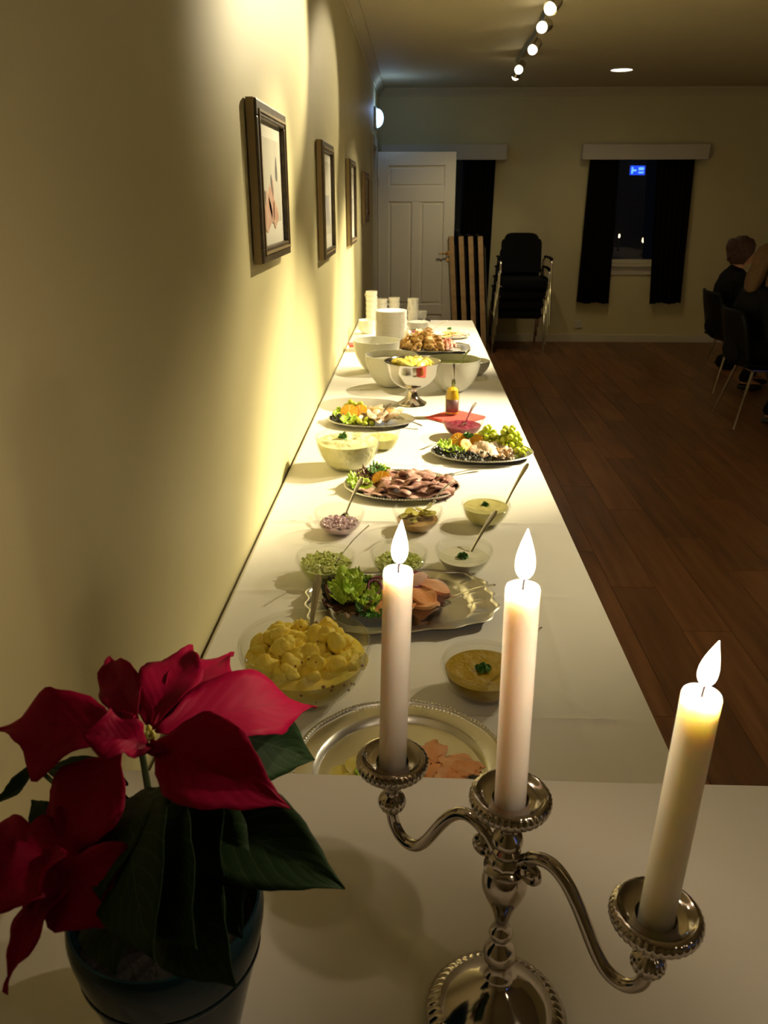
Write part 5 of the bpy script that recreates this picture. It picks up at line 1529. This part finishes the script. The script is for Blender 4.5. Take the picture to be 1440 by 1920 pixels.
# stacked armchairs
def armchair(x, y, z, lab, ry=0):
    t = thing('armchair', lab, 'chair', (x, y, z), ry, 'stacked black armchairs')
    s = MB().box((-.235, -.24, .362), (.235, .22, .462), bev=.03); s.build('seat', 'dark_fabric', t)
    vs = []; fs = []; nx, nz = 12, 12
    for side in (0, 1):
        for k in range(nz + 1):
            v = k / nz
            for i in range(nx + 1):
                u = -1 + 2 * i / nx
                half = .215 * (1 - .16 * max(0, v - .75) * 4 * abs(u) ** 3) 
                z_ = .50 + .40 * v - (.05 * abs(u) ** 5 if v > .85 else 0)
                vs.append((u * half, .20 + .09 * v + .035 * (1 - u * u) * .6 - (.035 if side == 0 else 0), z_))
    h = (nx + 1) * (nz + 1)
    for k in range(nz):
        for i in range(nx):
            q = k * (nx + 1) + i
            fs.append((q, q + 1, q + nx + 2, q + nx + 1)); fs.append((h + q, h + q + nx + 1, h + q + nx + 2, h + q + 1))
    ed = [i for i in range(nx + 1)] + [k * (nx + 1) + nx for k in range(1, nz + 1)] + [nz * (nx + 1) + i for i in range(nx - 1, -1, -1)] + [k * (nx + 1) for k in range(nz - 1, 0, -1)]
    for a, b_ in zip(ed, ed[1:] + ed[:1]): fs.append((a, h + a, h + b_, b_))
    MB().add(vs, fs).build('backrest', 'dark_fabric', t)
    for sx in (-1, 1):
        MB().tube([(sx * .275, -.27, 0), (sx * .268, -.24, .30), (sx * .262, -.22, .60), (sx * .262, -.19, .645), (sx * .262, -.12, .66)], .0115, 8).build('leg', 'chrome', t)
        MB().tube([(sx * .258, .30, 0), (sx * .250, .22, .40), (sx * .245, .22, .62), (sx * .25, .16, .655)], .0115, 8).build('leg', 'chrome', t)
        MB().tube([(sx * .262, -.20, .662), (sx * .262, .0, .668), (sx * .255, .16, .665)], .017, 8, flat=(1.3, .7)).build('armrest', 'dark_fabric', t)
        MB().tube([(sx * .262, -.21, .385), (sx * .25, .22, .385)], .010, 8).build('side_rail', 'chrome', t)
    MB().tube([(-.262, -.20, .385), (.262, -.20, .385)], .010, 8).build('cross_rail', 'chrome', t)
for k in range(4):
    armchair(1.115 + .010 * k, 8.98 - .030 * k, .105 * k, ['lowest black armchair of the stack, its chrome feet on the floor', 'second black armchair from the floor in the stack by the back wall', 'third black armchair from the floor in the stack by the back wall', 'topmost black armchair of the stack, its whole backrest showing'][k])

# ---- guests, their chairs, their table (the table is seen mirrored in the window)
gt = table('guest_table', 'guest dining table under white cloth beyond the right edge', 3.10, 3.80, 4.0, 7.15, TZ - .006)
o = MB().box((3.085, 3.985, TZ - .22), (3.088, 7.165, TZ)).box((3.812, 3.985, TZ - .22), (3.815, 7.165, TZ)).box((3.088, 3.985, TZ - .003), (3.812, 7.165, TZ)).build('tablecloth', 'cloth_white', smooth=False)
tag(o, 'white cloth on the guest table beyond the right edge', 'tablecloth')
for k, (x, y) in enumerate(((3.40, 6.46), (3.38, 5.05))):
    t = thing('table_candle', ['small lit candle farther along the guest table, mirrored in window', 'small lit candle nearer on the guest table, mirrored in window'][k], 'candle', (x, y, TZ + .0003), 0, 'candles on the guest table')
    MB().lathe([(.0005, .001), (.035, 0), (.036, .006), (.014, .012), (.012, .05), (.0155, .06), (.0005, .055)], 24).build('holder', 'brass', t)
    MB().lathe([(.0005, .0555), (.0105, .056), (.0105, .20), (.0005, .202)], 16).build('wax_body', 'candle_wax_cream', t)
    o = MB().ball((0, 0, .232), .017, 12, 10, scl=(.8, .8, 1.9)).build('flame', 'table_flame', t) if 'table_flame' in M else MB().ball((0, 0, .232), .017, 12, 10, scl=(.8, .8, 1.9)).build('flame', mat('table_flame', (1, .8, .5), emit=(1, .72, .35), estr=90).name, t)
    ld = bpy.data.lights.new('table_candle_lamp', 'POINT'); ld.energy = .5; ld.color = (1, .62, .28); ld.shadow_soft_size = .01
    lo = bpy.data.objects.new('table_candle_lamp', ld); C.objects.link(lo); lo.location = (x, y, TZ + .25)

def guest_chair(x, y, lab):
    """black shell chair facing +X"""
    t = thing('shell_chair', lab, 'chair', (x, y, 0), 0, 'black shell chairs of the guests')
    nx, ny = 22, 12
    prof = []
    for k in range(nx + 1):
        s = k / nx
        if s < .45: u = s / .45; p = (.24 - .44 * u, .445 - .012 * math.sin(u * PI))
        elif s < .6: u = (s - .45) / .15; a = u * PI / 2 * .85; p = (-.20 - .07 * math.sin(a), .445 + .07 * (1 - math.cos(a)))
        else: u = (s - .6) / .4; p = (-.268 - .075 * u, .505 + .33 * u)
        prof.append((p, s))
    vs = []; fs = []
    for (px_, pz), s in prof:
        for j in range(ny + 1):
            v = -1 + 2 * j / ny
            half = .235 - .035 * max(0, (s - .85) / .15) ** 2 - .02 * max(0, (.15 - s) / .15)
            curl = .05 * abs(v) ** 2.2
            vs.append((px_ + (curl if s > .5 else 0), v * half, pz + (curl * .35 if s < .5 else 0)))
    for k in range(nx):
        for j in range(ny):
            q = k * (ny + 1) + j
            fs.append((q, q + 1, q + ny + 2, q + ny + 1))
    o = MB().add(vs, fs).build('shell', 'black_shell', t); solid(o, .018)
    MB().box((-.17, -.17, .405), (.17, .17, .422), bev=.005).build('seat_frame', 'steel', t, smooth=False)
    for sx in (-1, 1):
        for sy in (-1, 1):
            MB().tube([(sx * .15, sy * .15, .41), (sx * .24 - .01, sy * .23, .0)], [.011, .010], 8).build('leg', 'chrome', t)
CH1 = (2.82, 7.10); CH2 = (2.58, 5.95)
guest_chair(*CH1, 'black shell chair under the dark-haired guest near the back wall')
guest_chair(*CH2, 'black shell chair under the light-haired guest at the right edge')

def person(x, y, lab, hair, long_hair, sleeves, seed, headturn=0.0, lean=-0.015):
    """seated guest facing +X; the body is one remeshed surface"""
    t = thing('person', lab, 'person', (x, y, 0), 0)
    H = MB()
    hip = Vector((-.02, 0, .54)); ch = Vector((.03 + lean, 0, .86)); nk = Vector((.05 + lean * 1.6, 0, 1.02)); hd_ = Vector((.085 + lean * 1.8, 0, 1.145))
    H.ball(hip, .155, 18, 12, scl=(.85, 1.08, .75))
    H.capsule(hip + Vector((0, 0, .05)), ch, .125, .135, 16)
    H.ball(ch + Vector((0, 0, .02)), .15, 18, 12, scl=(.72, 1.15, .95))
    for s in (-1, 1):
        H.capsule(ch + Vector((0, s * .06, .08)), ch + Vector((0, s * .155, .065)), .055, .052, 12)
    H.capsule(nk - Vector((.01, 0, .05)), hd_ - Vector((.01, 0, .03)), .055, .050, 14)
    R = Matrix.Rotation(headturn, 3, 'Z')
    hb = lambda v: hd_ + R @ Vector(v)
    H.ball(hd_, .098, 22, 16, scl=(.98, .80, 1.14))
    H.ball(hb((.045, 0, -.050)), .055, 14, 10, scl=(.9, .85, .9))          # jaw
    H.capsule(hb((.085, 0, .010)), hb((.108, 0, -.022)), .010, .013, 8)     # nose
    H.capsule(hb((.090, -.022, -.052)), hb((.090, .022, -.052)), .009, .009, 8)   # lips
    for s in (-1, 1): H.ball(hb((-.005, s * .080, -.008)), .024, 10, 8, scl=(.7, .35, 1.1))
    for s in (-1, 1): H.capsule(hb((.075, s * .045, .028)), hb((.088, s * .015, .030)), .009, .009, 8)
    legs = []
    for s in (-1, 1):
        kn = Vector((.40, s * .11, .52)); an = Vector((.33 if s > 0 else .20, s * .11, .09)); 
        H.capsule(hip + Vector((.02, s * .09, 0)), kn, .085, .060, 14)
        H.capsule(kn, an, .056, .036, 12)
        H.capsule(an, an + Vector((.13, 0, -.048)), .036, .026, 10)
        sh = ch + Vector((0, s * .185, .06))
        el = sh + Vector((.06, s * .035, -.27)); wr = el + Vector((.23, -s * .05, .055))
        H.capsule(sh, el, .048, .037, 12); H.capsule(el, wr, .037, .025, 12)
        pm = wr + Vector((.045, 0, -.004))
        H.ball(pm, .040, 12, 8, scl=(1.1, .9, .38))
        for f in range(4):
            b0 = pm + Vector((.032, (-.027 + .018 * f) , 0)); ln = (.055, .066, .062, .048)[f]
            H.capsule(b0, b0 + Vector((ln * .6, 0, -.006)), .0085, .0080, 8); H.capsule(b0 + Vector((ln * .6, 0, -.006)), b0 + Vector((ln, 0, -.024)), .0080, .0070, 8)
        th = pm + Vector((-.015, -s * .034, 0)); H.capsule(th, th + Vector((.040, -s * .022, -.006)), .010, .0085, 8)
        legs.append((kn, an, sh, el, wr))
    body = H.build('body', 'skin', t)
    rm = body.modifiers.new('one_skin', 'REMESH'); rm.mode = 'VOXEL'; rm.voxel_size = .0075; rm.use_smooth_shade = True
    sm_ = body.modifiers.new('soften', 'SMOOTH'); sm_.factor = .5; sm_.iterations = 3
    e = MB()
    for s in (-1, 1): e.ball(hb((.081, s * .031, .012)), .0125, 12, 8)
    e.build('eye', 'eye_white', t)
    # clothing
    c_ = MB()
    c_.ball(hip + Vector((0, 0, .01)), .165, 18, 12, scl=(.86, 1.1, .78)); c_.capsule(hip + Vector((0, 0, .05)), ch, .138, .146, 16); c_.ball(ch + Vector((0, 0, .02)), .158, 18, 12, scl=(.76, 1.17, .98))
    for s in (-1, 1): c_.capsule(ch + Vector((0, s * .06, .085)), ch + Vector((0, s * .165, .07)), .062, .062, 12)
    c_.capsule(nk - Vector((.02, 0, .07)), nk - Vector((.015, 0, .03)), .075, .066, 14)
    for i, s in enumerate((-1, 1)):
        kn, an, sh, el, wr = legs[i]
        c_.capsule(sh, sh + (el - sh) * (.30 if not sleeves else .98), .060, .052 if not sleeves else .046, 12)
        if sleeves: c_.capsule(el, el + (wr - el) * .9, .045, .034, 12)
    cl = c_.build('top', 'black_cloth', t); r2 = cl.modifiers.new('one_cloth', 'REMESH'); r2.mode = 'VOXEL'; r2.voxel_size = .009; r2.use_smooth_shade = True
    d = MB()
    for i, s in enumerate((-1, 1)):
        kn, an, sh, el, wr = legs[i]
        d.capsule(hip + Vector((.02, s * .09, 0)), kn, .095, .070, 14); d.capsule(kn, an + Vector((0, 0, .03)), .067, .052, 12)
    d.ball(hip, .168, 16, 10, scl=(.85, 1.08, .72))
    tr_ = d.build('trousers', 'black_cloth', t); r3 = tr_.modifiers.new('one_cloth', 'REMESH'); r3.mode = 'VOXEL'; r3.voxel_size = .009; r3.use_smooth_shade = True
    for i, s in enumerate((-1, 1)):
        an = legs[i][1]
        f = MB().ball(an + Vector((.055, 0, -.052)), .05, 16, 10, scl=(2.5 / 1.05 * .95, .95, .72)); f.v = [(v[0], v[1], max(v[2], .004)) for v in f.v]
        f.build('shoe', 'shoe_black', t)
    # hair
    g = MB()
    seg, rg = 28, 18
    vs = []; fs = []
    for k in range(rg + 1):
        th_ = PI * (.0 + .78 * k / rg)
        for i in range(seg):
            a = 2 * PI * i / seg
            dv = Vector((math.sin(th_) * math.cos(a), math.sin(th_) * math.sin(a), math.cos(th_)))
            front = max(0, math.cos(a))
            lim = 1 - front * .55                         # the face stays free
            th2 = th_ * lim
            dv = Vector((math.sin(th2) * math.cos(a), math.sin(th2) * math.sin(a), math.cos(th2)))
            q = .112 * (1 + .06 * noise.noise(dv * 3 + Vector((seed, 0, 0))) + .02 * math.sin(a * 9 + seed))
            vs.append(hd_ + R @ (Vector((dv.x * 1.02 - .012, dv.y * .90, dv.z * 1.14 + .004)) * q if False else Vector((dv.x * q * 1.02 - .010, dv.y * q * .90, dv.z * q * 1.12 + .004))))
    for k in range(rg):
        for i in range(seg):
            j = (i + 1) % seg
            fs.append((k * seg + i, (k + 1) * seg + i, (k + 1) * seg + j, k * seg + j))
    g.add(vs, fs)
    if long_hair:
        g.tube([hb((-.045, 0, .02)), hb((-.085, 0, -.08)), hb((-.105, -.01, -.13)), hb((-.12, -.015, -.18)), hb((-.12, -.02, -.22))], [.085, .092, .085, .066, .030], 18, flat=(1.15, .62))
        g.tube([hb((-.02, -.07, .0)), hb((-.03, -.10, -.10)), hb((-.04, -.115, -.15)), hb((-.03, -.11, -.20))], [.035, .045, .040, .018], 12)
    else:
        g.ball(hb((-.085, 0, .045)), .062, 16, 12, disp=.3, dscale=3, seed=seed)
        g.ball(hb((-.070, -.02, -.035)), .058, 16, 12, disp=.3, dscale=3, seed=seed + 2)
    hr = g.build('hair', hair, t); solid(hr, .006, -1)
    return t
person(CH1[0] - .15, CH1[1], 'guest with short dark hair and bare upper arm in black, seated near back wall', 'hair_dark', False, False, 3.0)
person(CH2[0] - .16, CH2[1], 'guest with long light brown hair in black clothes, seated at right edge', 'hair_light', True, True, 8.0, .25)
# dark bag beside the farther guest
o = MB().ball((0, 0, .085), .12, 18, 12, scl=(1.0, .6, .7), disp=.3, dscale=2).build('shoulder_bag', 'black_cloth', None, (3.08, 7.95, 0))
tag(o, 'small black bag on the floor behind the nearer guest chair', 'bag')
